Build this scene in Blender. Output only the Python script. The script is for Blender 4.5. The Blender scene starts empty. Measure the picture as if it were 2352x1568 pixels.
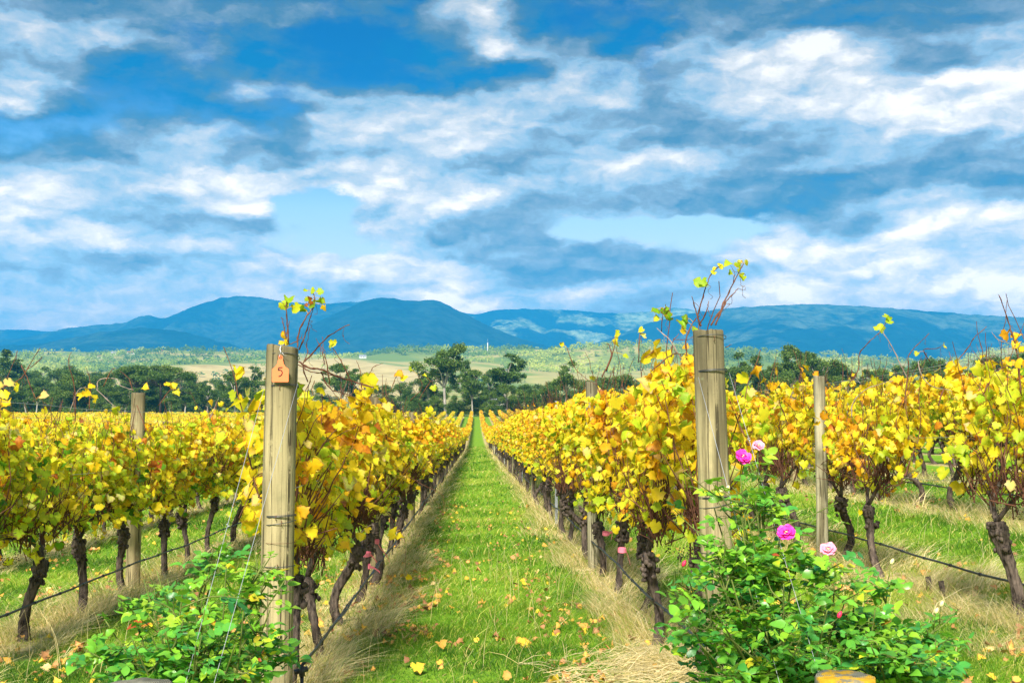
import bpy, math, random
import numpy as np
from mathutils import Matrix, Vector

# ------------------------------------------------------------------ scene, camera, sky, sun
S = bpy.context.scene
C = S.collection
F = 2900.0                      # focal length in pixels of a 2352 px wide picture
CAM_Z = 1.55
YAW = math.radians(1.64)        # turned right of the rows
PITCH = math.radians(3.47)      # tilted up
cam_data = bpy.data.cameras.new('camera')
cam_data.lens = 36.0 * F / 2352.0
cam_data.sensor_width = 36.0
cam_data.clip_start = 0.1
cam_data.clip_end = 60000.0
cam = bpy.data.objects.new('camera', cam_data)
C.objects.link(cam)
cam.location = (0, 0, CAM_Z)
cam.rotation_euler = (math.pi / 2 + PITCH, 0, -YAW)
S.camera = cam
RC = cam.rotation_euler.to_matrix()

S.view_settings.view_transform = 'Standard'
S.view_settings.look = 'None'
S.view_settings.exposure = 0.85
S.view_settings.gamma = 1.0
S.cycles.use_denoising = True
S.cycles.max_bounces = 8
S.cycles.diffuse_bounces = 3
S.cycles.glossy_bounces = 2
S.cycles.transmission_bounces = 4
S.cycles.volume_bounces = 1
S.cycles.sample_clamp_indirect = 4.0

SUN_EL = math.radians(41)
SUN_AZ = math.radians(-166)       # measured from +Y towards +X: behind the camera, to the left
sd = bpy.data.lights.new('sun', 'SUN')
sd.energy = 4.8
sd.angle = math.radians(13.0)
sd.color = (1.0, 0.93, 0.82)
sun = bpy.data.objects.new('sun', sd)
C.objects.link(sun)
sv = Vector((math.sin(SUN_AZ) * math.cos(SUN_EL), math.cos(SUN_AZ) * math.cos(SUN_EL), math.sin(SUN_EL)))
sun.rotation_euler = sv.to_track_quat('Z', 'Y').to_euler()
sun.location = (0, 0, 60)


def ray(px, py):
    d = RC @ Vector(((px - 1176.0) / F, (784.0 - py) / F, -1.0))
    return d


def at(px, py, Y):
    """world point seen at picture position (px, py), at distance Y along the rows"""
    d = ray(px, py)
    k = Y / d.y
    return np.array((d.x * k, Y, CAM_Z + d.z * k))


class NT:
    """small helper to write node trees"""
    def __init__(self, tree):
        self.t = tree
        self.n = tree.nodes
        self.l = tree.links

    def add(self, typ, **kw):
        n = self.n.new(typ)
        for k, v in kw.items():
            setattr(n, k, v)
        return n

    def put(self, sock, v):
        if hasattr(v, 'links') or isinstance(v, bpy.types.NodeSocket):
            self.l.new(v, sock)
        else:
            sock.default_value = v

    def math(self, op, a, b=None, c=None, clamp=False):
        n = self.add('ShaderNodeMath', operation=op, use_clamp=clamp)
        self.put(n.inputs[0], a)
        if b is not None:
            self.put(n.inputs[1], b)
        if c is not None:
            self.put(n.inputs[2], c)
        return n.outputs[0]

    def vmath(self, op, a, b=None):
        n = self.add('ShaderNodeVectorMath', operation=op)
        self.put(n.inputs[0], a)
        if b is not None:
            if op == 'SCALE':
                self.put(n.inputs['Scale'], b)
            else:
                self.put(n.inputs[1], b)
        return n.outputs[0]

    def mix(self, fac, a, b, mode='MIX'):
        n = self.add('ShaderNodeMix', data_type='RGBA', blend_type=mode)
        self.put(n.inputs[0], fac)
        self.put(n.inputs[6], a)
        self.put(n.inputs[7], b)
        return n.outputs[2]

    def ramp(self, fac, stops, interp='LINEAR'):
        n = self.add('ShaderNodeValToRGB')
        cr = n.color_ramp
        cr.interpolation = interp
        while len(cr.elements) < len(stops):
            cr.elements.new(0.5)
        for e, (p, col) in zip(cr.elements, stops):
            e.position = p
            e.color = (*col, 1.0) if len(col) == 3 else col
        self.put(n.inputs[0], fac)
        return n.outputs[0]

    def noise(self, vec, scale, detail=4.0, rough=0.5, color=False, dist=0.0):
        n = self.add('ShaderNodeTexNoise')
        if vec is not None:
            self.put(n.inputs['Vector'], vec)
        n.inputs['Scale'].default_value = scale
        n.inputs['Detail'].default_value = detail
        n.inputs['Roughness'].default_value = rough
        n.inputs['Distortion'].default_value = dist
        return n.outputs['Color' if color else 'Fac']

    def smooth(self, v, lo, hi, a=0.0, b=1.0):
        n = self.add('ShaderNodeMapRange', interpolation_type='SMOOTHSTEP')
        self.put(n.inputs[0], v)
        n.inputs[1].default_value = lo
        n.inputs[2].default_value = hi
        n.inputs[3].default_value = a
        n.inputs[4].default_value = b
        return n.outputs[0]


# ---- world: physical sky with procedural broken cloud, laid out in azimuth / elevation
world = bpy.data.worlds.new('World')
S.world = world
world.use_nodes = True
wt = NT(world.node_tree)
wt.n.clear()
w_out = wt.add('ShaderNodeOutputWorld')
w_bg = wt.add('ShaderNodeBackground')
wt.l.new(w_bg.outputs[0], w_out.inputs[0])
w_bg.inputs[1].default_value = 0.09
sky = wt.add('ShaderNodeTexSky', sky_type='NISHITA')
sky.sun_disc = False
sky.sun_elevation = SUN_EL
sky.sun_rotation = SUN_AZ
sky.air_density = 1.2
sky.dust_density = 0.3
sky.ozone_density = 3.0
tc = wt.add('ShaderNodeTexCoord')
sx = wt.add('ShaderNodeSeparateXYZ')
wt.l.new(tc.outputs['Generated'], sx.inputs[0])
az = wt.math('ARCTAN2', sx.outputs[0], sx.outputs[1])
hz = wt.math('SQRT', wt.math('ADD', wt.math('MULTIPLY', sx.outputs[0], sx.outputs[0]),
                             wt.math('MULTIPLY', sx.outputs[1], sx.outputs[1])))
el = wt.math('ARCTAN2', sx.outputs[2], hz)
cu = wt.add('ShaderNodeCombineXYZ')
wt.put(cu.inputs[0], wt.math('MULTIPLY', az, 29.0))
wt.put(cu.inputs[1], wt.math('MULTIPLY', el, 29.0))
UV = cu.outputs[0]
streak = wt.vmath('MULTIPLY', UV, (0.6, 1.2, 1.0))
wA = wt.vmath('SCALE', wt.vmath('SUBTRACT', wt.noise(streak, 0.35, 6.0, 0.6, True), (0.5, 0.5, 0.5)), 1.3)
wB = wt.vmath('SCALE', wt.vmath('SUBTRACT', wt.noise(streak, 1.7, 5.0, 0.6, True), (0.5, 0.5, 0.5)), 0.7)
PW = wt.vmath('ADD', UV, wt.vmath('ADD', wt.vmath('MULTIPLY', wA, (1.2, 0.6, 0)), wt.vmath('MULTIPLY', wB, (1.2, 0.8, 0))))


# rows of sky from the top of the view down to the mountains, 24 steps from left to right:
# how closed the cloud is, and how brightly it is lit
SKY_ROWS = [
    (-150, '778876544456544567789999', '444444333455333344544445'),
    (25, '899888742288144567889999', '444444433399333333443345'),
    (75, '986543100179312357899999', '655443333348a53344433346'),
    (125, '987642100038663589999999', '7665543334697646797a6456'),
    (175, '973243100012366589999999', '766556444455676578aa9557'),
    (225, '851124568999998789999999', '75334765688887745899a99a'),
    (275, '731112178999999889999999', '753335698887776556899aaa'),
    (325, '014555687999999999999999', '24667648888767765455689a'),
    (375, '457899899999999999999999', '345776478886668886577656'),
    (425, '899999778999999999989999', '767899888787777655544444'),
    (475, '999999007999888888784899', '99779a778997565544436996'),
    (525, '999998206899700001599999', '886555678855577776744999'),
    (575, '999984312699999436999999', '989898888765455678999999'),
    (625, '999999999999999999999999', '665667799996544578989999'),
    (675, '999999999999999999999999', '7677798779a868866999899a'),
    (725, '999999999999999999999999', '788777777898777788999888'),
    (900, '999999999999999999999999', '777777777777777777777777'),
]
U0 = math.atan2(ray(0, 500).x, ray(0, 500).y) * 29.0
U1 = math.atan2(ray(2352, 500).x, ray(2352, 500).y) * 29.0
spw = wt.add('ShaderNodeSeparateXYZ')
wt.l.new(PW, spw.inputs[0])
uu = wt.math('DIVIDE', wt.math('SUBTRACT', spw.outputs[0], U0), U1 - U0)
acc = None
prev = None
for (py, cs, bs) in SKY_ROWS:
    stops = []
    for k in range(24):
        bv = 10 if bs[k] == 'a' else int(bs[k])
        cv = int(cs[k])
        if cv <= 3 and py < 340:      # thin dark veil over the deep blue
            cv, bv = cv + 3, 1.3
        stops.append(((k + .5) / 24.0, (cv / 9.0, bv / 10.0, 0.0)))
    rmp = wt.ramp(uu, stops, 'EASE')
    d = ray(1176, py)
    v = math.atan2(d.z, math.hypot(d.x, d.y)) * 29.0
    if acc is None:
        acc = rmp
    else:
        fac = wt.add('ShaderNodeMapRange', interpolation_type='SMOOTHSTEP')
        wt.l.new(spw.outputs[1], fac.inputs[0])
        fac.inputs[1].default_value = prev; fac.inputs[2].default_value = v
        acc = wt.mix(fac.outputs[0], acc, rmp)
    prev = v
spa = wt.add('ShaderNodeSeparateColor')
wt.l.new(acc, spa.inputs[0])
fb1 = wt.noise(streak, 0.7, 10.0, 0.62)
fb2 = wt.noise(wt.vmath('ADD', streak, (31.0, 7.0, 3.0)), 0.9, 10.0, 0.66)
fb3 = wt.noise(wt.vmath('ADD', wt.vmath('MULTIPLY', UV, (0.8, 1.15, 1.0)), (5.0, 17.0, 9.0)), 1.7, 8.0, 0.6)
cov = wt.math('ADD', spa.outputs[0], wt.math('MULTIPLY', wt.math('SUBTRACT', fb1, 0.5), 0.9))
cov = wt.math('ADD', cov, wt.math('MULTIPLY', wt.math('SUBTRACT', fb3, 0.5), 0.5))
cov = wt.smooth(cov, 0.24, 0.62)
bri = wt.math('ADD', spa.outputs[1], wt.math('MULTIPLY', wt.math('SUBTRACT', fb2, 0.5), 0.35))
bri = wt.math('ADD', bri, wt.math('MULTIPLY', wt.math('SUBTRACT', fb3, 0.5), 0.25))
rl1 = wt.noise(wt.vmath('MULTIPLY', PW, (0.55, 1.25, 1.0)), 0.62, 9.0, 0.55)
rl2 = wt.noise(wt.vmath('MULTIPLY', wt.vmath('ADD', PW, (-0.16, 0.24, 0.0)), (0.55, 1.25, 1.0)), 0.62, 9.0, 0.55)
bri = wt.math('ADD', wt.math('SUBTRACT', bri, 0.035), wt.math('MULTIPLY', wt.math('SUBTRACT', rl1, rl2), 1.6))
cloud = wt.ramp(bri, [(0.0, (0.0, 0.09, 0.27)), (0.3, (.055, .115, .185)), (0.4, (.10, .16, .225)), (0.5, (.155, .21, .27)), (0.6, (.194, .31, .43)),
                      (0.7, (.29, .37, .456)), (0.8, (.41, .45, .49)), (0.9, (.55, .56, .565)), (1.0, (0.72, 0.71, 0.70))])
GAIN = [(0.03, 2.9), (0.10, 2.2), (0.17, 1.58), (0.32, 1.08), (1.57, 1.0)]
gn = wt.ramp(wt.math('DIVIDE', el, 1.6), [(e / 1.6, (k / 4, k / 4, k / 4)) for e, k in GAIN])
cloud10 = wt.vmath('MULTIPLY', wt.vmath('SCALE', wt.vmath('MULTIPLY', cloud, gn), 40.0), wt.ramp(wt.math('MULTIPLY', el, 2.5), [(0.12, (1.12, 0.86, 0.64)), (0.45, (1.04, 0.90, 0.76)), (0.9, (1.0, 0.94, 0.87))]))
hs = wt.add('ShaderNodeHueSaturation')
hs.inputs['Saturation'].default_value = 1.35
hs.inputs['Value'].default_value = 1.0
wt.l.new(sky.outputs[0], hs.inputs['Color'])
deep = wt.ramp(wt.math('MULTIPLY', el, 2.2), [(0.22, (2.3, 1.35, 1.05)), (0.36, (1.8, 1.25, 1.0)), (0.45, (0.9, 0.85, 0.88)), (0.58, (0.01, 0.27, 0.48)), (1.0, (0.01, 0.22, 0.42))])
blue = wt.vmath('MULTIPLY', hs.outputs[0], deep)
mixc = wt.mix(cov, blue, cloud10)
wt.l.new(mixc, w_bg.inputs[0])

# ------------------------------------------------------------------ helpers
rng = np.random.default_rng(7)
XL0, XR0, DX = -1.11, 1.335, 2.445
PI = math.pi


def s_of(x):
    x = np.asarray(x, float)
    xr = np.clip(x, 0, 6.2)
    a = -0.12 + 0.035 * xr + 0.009 * xr * xr + 0.05 * np.clip(x - 6.2, 0, 22)
    return np.where(x >= 0, a, -0.12 + 0.014 * np.clip(x, -30, 0))


PY = np.array([-60, 0, 7, 14, 37, 60, 100, 140, 180, 250, 340, 400, 600, 1000, 1800, 2600, 3200, 4500, 7000, 30000], float)
PZ = np.array([.5, .08, 0, -.077, -.33, -.6, -1.15, -1.5, -1.5, -.6, 1.7, 2.3, 4, 13, 46, 112, 150, 150, 80, 0], float)


def fade(t):
    return t * t * t * (t * (t * 6 - 15) + 10)


_H = np.random.default_rng(99).random((64, 64))


def vnoise(x, y):
    x = np.asarray(x, float); y = np.asarray(y, float)
    xi = np.floor(x).astype(int); yi = np.floor(y).astype(int)
    xf = fade(x - xi); yf = fade(y - yi)
    a = _H[xi % 64, yi % 64]; b = _H[(xi + 1) % 64, yi % 64]
    c = _H[xi % 64, (yi + 1) % 64]; d = _H[(xi + 1) % 64, (yi + 1) % 64]
    return (a * (1 - xf) + b * xf) * (1 - yf) + (c * (1 - xf) + d * xf) * yf


def fbm(x, y, o=5):
    t = 0; a = 0.5; n = 0
    for k in range(o):
        t = t + a * vnoise(x * 2 ** k + 17.3 * k, y * 2 ** k + 9.1 * k)
        n += a; a *= 0.5
    return t / n


def g(x, y):
    """ground height"""
    x = np.asarray(x, float); y = np.asarray(y, float)
    p = 0
    for k in (-0.09, -0.045, 0, 0.045, 0.09):
        p = p + np.interp(y + k * (np.abs(y) + 2), PY, PZ)
    p = p / 5
    far = np.clip((y - 600) / 900, 0, 1)
    n = fbm(x / 520 + 3.1, y / 600 + 1.7, 4)
    p = p * (1 + far * (n - 0.5) * 0.95)
    near = np.clip(1 - (y - 250) / 150, 0, 1)
    return p + s_of(x) * near + 0.035 * (fbm(x / 1.3, y / 1.3, 3) - .5) * near


def gz(x, y):
    return float(g(x, y))


class MB:
    """collects geometry, builds ONE mesh object"""
    def __init__(self):
        self.V = []; self.Q = []; self.T = []; self.A = []; self.n = 0

    def add(self, V, Q=None, T=None, A=None):
        V = np.asarray(V, float).reshape(-1, 3)
        if Q is not None and len(Q):
            self.Q.append(np.asarray(Q, int).reshape(-1, 4) + self.n)
        if T is not None and len(T):
            self.T.append(np.asarray(T, int).reshape(-1, 3) + self.n)
        self.V.append(V)
        if A is None:
            A = np.zeros((len(V), 3)) + 0.5
        self.A.append(np.asarray(A, float))
        self.n += len(V)
        return self

    def mesh(self, name, mat, smooth=True):
        V = np.concatenate(self.V)
        Q = np.concatenate(self.Q) if self.Q else np.zeros((0, 4), int)
        T = np.concatenate(self.T) if self.T else np.zeros((0, 3), int)
        me = bpy.data.meshes.new(name)
        me.vertices.add(len(V))
        me.vertices.foreach_set('co', V.astype(np.float32).ravel())
        nl = len(Q) * 4 + len(T) * 3
        me.loops.add(nl)
        me.loops.foreach_set('vertex_index', np.concatenate([Q.ravel(), T.ravel()]).astype(np.int32))
        me.polygons.add(len(Q) + len(T))
        ls = np.concatenate([np.arange(len(Q)) * 4, len(Q) * 4 + np.arange(len(T)) * 3])
        me.polygons.foreach_set('loop_start', ls.astype(np.int32))
        me.polygons.foreach_set('use_smooth', np.full(len(Q) + len(T), smooth))
        A = np.concatenate(self.A)
        at_ = me.attributes.new('lf', 'FLOAT_COLOR', 'POINT')
        at_.data.foreach_set('color', np.concatenate([A, np.ones((len(A), 1))], 1).astype(np.float32).ravel())
        me.update(calc_edges=True)
        me.validate()
        me.materials.append(mat)
        return me

    def build(self, name, mat, parent=None, smooth=True):
        return link(name, self.mesh(name, mat, smooth), parent)


def link(name, me, parent=None):
    o = bpy.data.objects.new(name, me)
    C.objects.link(o)
    if parent is not None:
        o.parent = parent
    return o


def thing(name, label, cat, loc=(0, 0, 0), rz=0.0, group=None, rot=None):
    o = bpy.data.objects.new(name, None)
    C.objects.link(o)
    o.location = loc
    o.rotation_euler = rot if rot is not None else (0, 0, rz)
    o.empty_display_size = 0.2
    o['label'] = label
    o['category'] = cat
    if group:
        o['group'] = group
    return o


def tag(o, label, cat, group=None):
    o['label'] = label; o['category'] = cat
    if group:
        o['group'] = group
    return o


def structure(o):
    o['kind'] = 'structure'
    return o


def stuff(o, label, cat):
    o['kind'] = 'stuff'; o['label'] = label; o['category'] = cat
    return o


def tube(mb, pts, rad, sides=6, A=None, cap=True, ridge=0.0, rseed=0, flat=None):
    P = np.asarray(pts, float)
    n = len(P)
    R = np.full(n, rad, float) if np.isscalar(rad) else np.asarray(rad, float)
    T = np.gradient(P, axis=0)
    T /= np.linalg.norm(T, axis=1, keepdims=True) + 1e-9
    up = np.array([0.13, 0.97, 0.2]) if abs(T[0][2]) > 0.7 else np.array([0, 0, 1.0])
    N = np.cross(T, up); N /= np.linalg.norm(N, axis=1, keepdims=True) + 1e-9
    B = np.cross(T, N)
    th = np.linspace(0, 2 * PI, sides, endpoint=False)
    prof = np.ones((n, sides))
    if ridge:
        r_ = np.random.default_rng(rseed)
        a = r_.normal(0, 1, (n, sides)); b = r_.normal(0, 1, (1, sides))
        prof += ridge * (0.55 * a + 0.8 * b)
    V = P[:, None, :] + (R[:, None] * prof)[:, :, None] * (np.cos(th)[None, :, None] * N[:, None, :] + np.sin(th)[None, :, None] * B[:, None, :])
    V = V.reshape(-1, 3)
    i = np.arange(n - 1)[:, None] * sides
    j = np.arange(sides)[None, :]
    j2 = (j + 1) % sides
    Q = np.stack([i + j, i + j2, i + j2 + sides, i + j + sides], -1).reshape(-1, 4)
    Tt = []
    if cap:
        V = np.concatenate([V, P[:1], P[-1:]])
        c0, c1 = n * sides, n * sides + 1
        for k in range(sides):
            Tt.append((c0, (k + 1) % sides, k))
            Tt.append((c1, (n - 1) * sides + k, (n - 1) * sides + (k + 1) % sides))
    AA = None
    if A is not None:
        AA = np.tile(np.asarray(A, float), (len(V), 1))
    mb.add(V, Q, Tt, AA)


def spline(pts, k=6):
    """Catmull-Rom through the points"""
    P = np.asarray(pts, float)
    if len(P) < 3:
        t = np.linspace(0, 1, k + 1)[:, None]
        return P[0] * (1 - t) + P[-1] * t
    P = np.concatenate([2 * P[:1] - P[1:2], P, 2 * P[-1:] - P[-2:-1]])
    out = []
    for i in range(1, len(P) - 2):
        for t in np.linspace(0, 1, k, endpoint=False):
            a, b, c, d = P[i - 1], P[i], P[i + 1], P[i + 2]
            out.append(0.5 * ((2 * b) + (-a + c) * t + (2 * a - 5 * b + 4 * c - d) * t * t + (-a + 3 * b - 3 * c + d) * t ** 3))
    out.append(P[-2])
    return np.array(out)


def frames(nrm, tip):
    """rotation matrices with columns (side, tip, normal)"""
    Z = nrm / (np.linalg.norm(nrm, axis=1, keepdims=True) + 1e-9)
    Y = tip - (tip * Z).sum(1, keepdims=True) * Z
    Y /= np.linalg.norm(Y, axis=1, keepdims=True) + 1e-9
    X = np.cross(Y, Z)
    return np.stack([X, Y, Z], -1)


def leaf_template(kind='vine'):
    if kind == 'vine':
        ang = np.radians([-90, -68, -40, -18, 5, 26, 44, 66, 90, 114, 136, 154, 175, 198, 220, 248])
        rad = np.array([.25, .72, .86, .80, 1.0, .80, .92, .86, 1.06, .86, .92, .80, 1.0, .80, .86, .72])
    elif kind == 'vine_low':
        ang = np.radians([-90, -50, 8, 42, 90, 138, 172, 230])
        rad = np.array([.3, .8, .98, .72, 1.12, .72, .98, .8])
    else:   # rose leaflet, toothless ellipse
        ang = np.radians([-90, -50, -15, 25, 60, 90, 120, 155, 195, 230])
        rad = np.array([1.0, .78, .63, .60, .75, 1.05, .75, .60, .63, .78])
    x = rad * np.cos(ang); y = rad * np.sin(ang)
    V = np.concatenate([[[0, 0, 0]], np.stack([x, y, np.zeros_like(x)], 1)])
    n = len(ang)
    T = [(0, 1 + k, 1 + (k + 1) % n) for k in range(n)]
    R = np.concatenate([[0], np.ones(n)])
    return V, np.array(T), R


TV = leaf_template('vine'); TLOW = leaf_template('vine_low'); TROSE = leaf_template('rose')


def leaves(mb, pos, nrm, tip, size, tint, tpl, r, cup=0.35):
    """scatter leaves: pos (N,3), nrm, tip directions, size (N,), tint (N,)"""
    V, T, R = tpl
    N = len(pos)
    if N == 0:
        return
    M = frames(nrm, tip)
    L = np.repeat(V[None], N, 0).copy()
    c1 = r.normal(0.12, cup, (N, 1)); c2 = r.normal(0, cup * .8, (N, 1)); c3 = r.normal(-.15, cup * .7, (N, 1))
    L[:, :, 2] = c1 * L[:, :, 0] ** 2 + c2 * L[:, :, 0] * L[:, :, 1] + c3 * L[:, :, 1] ** 2
    L[:, 1:, :2] *= (1 + r.normal(0, 0.07, (N, len(V) - 1, 1)))
    L[:, 1:, 2] += r.normal(0, 0.05, (N, len(V) - 1))
    L[:, :, 0] *= r.uniform(.8, 1.1, (N, 1))
    W = np.einsum('nij,nkj->nki', M, L) * size[:, None, None] + pos[:, None, :]
    A = np.zeros((N, len(V), 3))
    A[:, :, 0] = tint[:, None]
    A[:, :, 1] = R[None]
    A[:, :, 2] = r.random(N)[:, None]
    TT = (T[None] + (np.arange(N) * len(V))[:, None, None]).reshape(-1, 3)
    mb.add(W.reshape(-1, 3), None, TT, A.reshape(-1, 3))


# ------------------------------------------------------------------ materials
def new_mat(name):
    m = bpy.data.materials.new(name)
    m.use_nodes = True
    t = NT(m.node_tree)
    t.n.clear()
    out = t.add('ShaderNodeOutputMaterial')
    return m, t, out


def pbsdf(t, col, rough=0.6, metal=0.0, spec=0.4, bump=None, bstr=0.3, bdist=0.01):
    b = t.add('ShaderNodeBsdfPrincipled')
    t.put(b.inputs['Base Color'], col)
    t.put(b.inputs['Roughness'], rough)
    b.inputs['Metallic'].default_value = metal
    b.inputs['Specular IOR Level'].default_value = spec
    if bump is not None:
        bn = t.add('ShaderNodeBump')
        bn.inputs['Strength'].default_value = bstr
        bn.inputs['Distance'].default_value = bdist
        t.l.new(bump, bn.inputs['Height'])
        t.l.new(bn.outputs[0], b.inputs['Normal'])
    return b.outputs[0]


def simple(name, col, rough=0.6, metal=0.0, spec=0.4):
    m, t, out = new_mat(name)
    t.l.new(pbsdf(t, (*col, 1), rough, metal, spec), out.inputs[0])
    return m


def leaf_mat(name, stops, transl=0.4, edge=None, spots=0.0, rough=0.5, jitter=0.07, spec=0.35):
    m, t, out = new_mat(name)
    a = t.add('ShaderNodeAttribute', attribute_name='lf')
    sp = t.add('ShaderNodeSeparateColor')
    t.l.new(a.outputs['Color'], sp.inputs[0])
    oi = t.add('ShaderNodeObjectInfo')
    tint = t.math('ADD', sp.outputs[0], t.math('MULTIPLY', t.math('SUBTRACT', oi.outputs['Random'], 0.5), jitter))
    geo = t.add('ShaderNodeTexCoord')
    nz = t.noise(geo.outputs['Object'], 38.0, 3.0, 0.6)
    tint = t.math('ADD', tint, t.math('MULTIPLY', t.math('SUBTRACT', nz, 0.5), 0.22))
    col = t.ramp(tint, stops)
    vv = t.math('ADD', 0.72, t.math('MULTIPLY', sp.outputs[2], 0.5))
    col = t.vmath('SCALE', col, vv)
    if edge is not None:
        n2 = t.noise(geo.outputs['Object'], 70.0, 4.0, 0.65)
        e = t.math('ADD', t.math('MULTIPLY', sp.outputs[1], 0.55), t.math('MULTIPLY', n2, 0.75))
        e = t.math('ADD', e, t.math('MULTIPLY', sp.outputs[2], spots))
        e = t.smooth(e, .96, 1.14, 0.0, 0.8)
        col = t.mix(e, col, (*edge, 1))
    if edge is not None:      # a few leaves have faded to cream
        col = t.mix(t.smooth(sp.outputs[2], .955, .965, 0, .45), col, (0.95, 0.82, 0.42, 1))
    b = pbsdf(t, col, rough, 0, spec)
    tr = t.add('ShaderNodeBsdfTranslucent')
    t.l.new(col, tr.inputs[0])
    mx = t.add('ShaderNodeMixShader')
    mx.inputs[0].default_value = transl
    t.l.new(b, mx.inputs[1]); t.l.new(tr.outputs[0], mx.inputs[2])
    t.l.new(mx.outputs[0], out.inputs[0])
    return m


VINE_STOPS = [(0.0, (0.06, 0.24, 0.012)), (0.12, (0.22, 0.46, 0.015)), (0.28, (0.62, 0.76, 0.03)), (0.42, (0.95, 0.84, 0.03)),
              (0.66, (0.95, 0.66, 0.012)), (0.82, (0.88, 0.40, 0.012)), (0.92, (0.52, 0.14, 0.02)), (1.0, (0.24, 0.06, 0.03))]
M_VLEAF = leaf_mat('grape_leaf', VINE_STOPS, 0.5, (0.33, 0.12, 0.02), 0.28)
M_ROSELEAF = leaf_mat('rose_leaf', [(0.0, (0.025, 0.18, 0.06)), (0.3, (0.07, 0.32, 0.05)), (0.6, (0.20, 0.48, 0.03)), (0.88, (0.44, 0.64, 0.04)), (0.97, (0.7, 0.55, 0.03)), (1, (0.5, 0.1, 0.03))], 0.3, None, 0, 0.35, 0.0, 0.5)
M_GRASS = leaf_mat('green_grass', [(0.0, (0.04, 0.13, 0.008)), (0.4, (0.14, 0.32, 0.014)), (0.75, (0.38, 0.50, 0.05)), (0.9, (0.62, 0.60, 0.12)), (1, (0.72, 0.58, 0.26))], 0.4, None, 0, 0.5, 0.0)
M_DRY = leaf_mat('dry_grass', [(0.0, (0.24, 0.38, 0.03)), (0.2, (0.50, 0.44, 0.12)), (0.55, (0.80, 0.66, 0.30)), (1, (0.95, 0.84, 0.52))], 0.3, None, 0, 0.6, 0.0)
M_LITTER = leaf_mat('fallen_leaves', [(0.0, (0.85, 0.62, 0.03)), (0.3, (0.80, 0.44, 0.06)), (0.6, (0.60, 0.30, 0.10)), (1, (0.26, 0.12, 0.06))], 0.15, (0.3, 0.13, 0.05), 0.3, 0.6, 0.0)
M_TREE = leaf_mat('tree_leaf', [(0.0, (0.035, 0.09, 0.012)), (0.5, (0.11, 0.20, 0.028)), (1, (0.26, 0.34, 0.05))], 0.35, None, 0, 0.5, 0.25)
M_WOOD_FAR = leaf_mat('woodland_leaf', [(0.0, (0.07, 0.15, 0.02)), (0.5, (0.19, 0.29, 0.03)), (1, (0.46, 0.51, 0.07))], 0.2, None, 0, 0.6, 0.0)


def bark_mat(name, dark, light, scale=30.0, bstr=0.8, stretch=0.18, bd=0.01):
    m, t, out = new_mat(name)
    tc_ = t.add('ShaderNodeTexCoord')
    v = t.vmath('MULTIPLY', tc_.outputs['Object'], (1, 1, stretch))
    n1 = t.noise(v, scale, 8.0, 0.7)
    n2 = t.noise(tc_.outputs['Object'], scale * .2, 3.0, 0.5)
    f_ = t.math('ADD', t.math('MULTIPLY', n1, 0.8), t.math('MULTIPLY', n2, 0.3))
    col = t.ramp(f_, [(0.42, dark), (0.70, light)])
    t.l.new(pbsdf(t, col, 0.9, 0, 0.2, n1, bstr, bd), out.inputs[0])
    return m


M_VBARK = bark_mat('vine_bark', (0.010, 0.008, 0.007), (0.20, 0.155, 0.125), 48, 1.0)
M_CANE = bark_mat('cane_bark', (0.06, 0.022, 0.015), (0.22, 0.10, 0.06), 25, 0.3)
M_CANEGREY = bark_mat('old_cane_bark', (0.16, 0.12, 0.10), (0.42, 0.34, 0.29), 25, 0.3)
M_GUM = bark_mat('gum_bark', (0.20, 0.17, 0.14), (0.62, 0.58, 0.52), 1.2, 0.3, 0.3, 0.05)
M_ROSESTEM = bark_mat('rose_stem', (0.06, 0.10, 0.02), (0.20, 0.24, 0.06), 30, 0.2)


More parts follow.
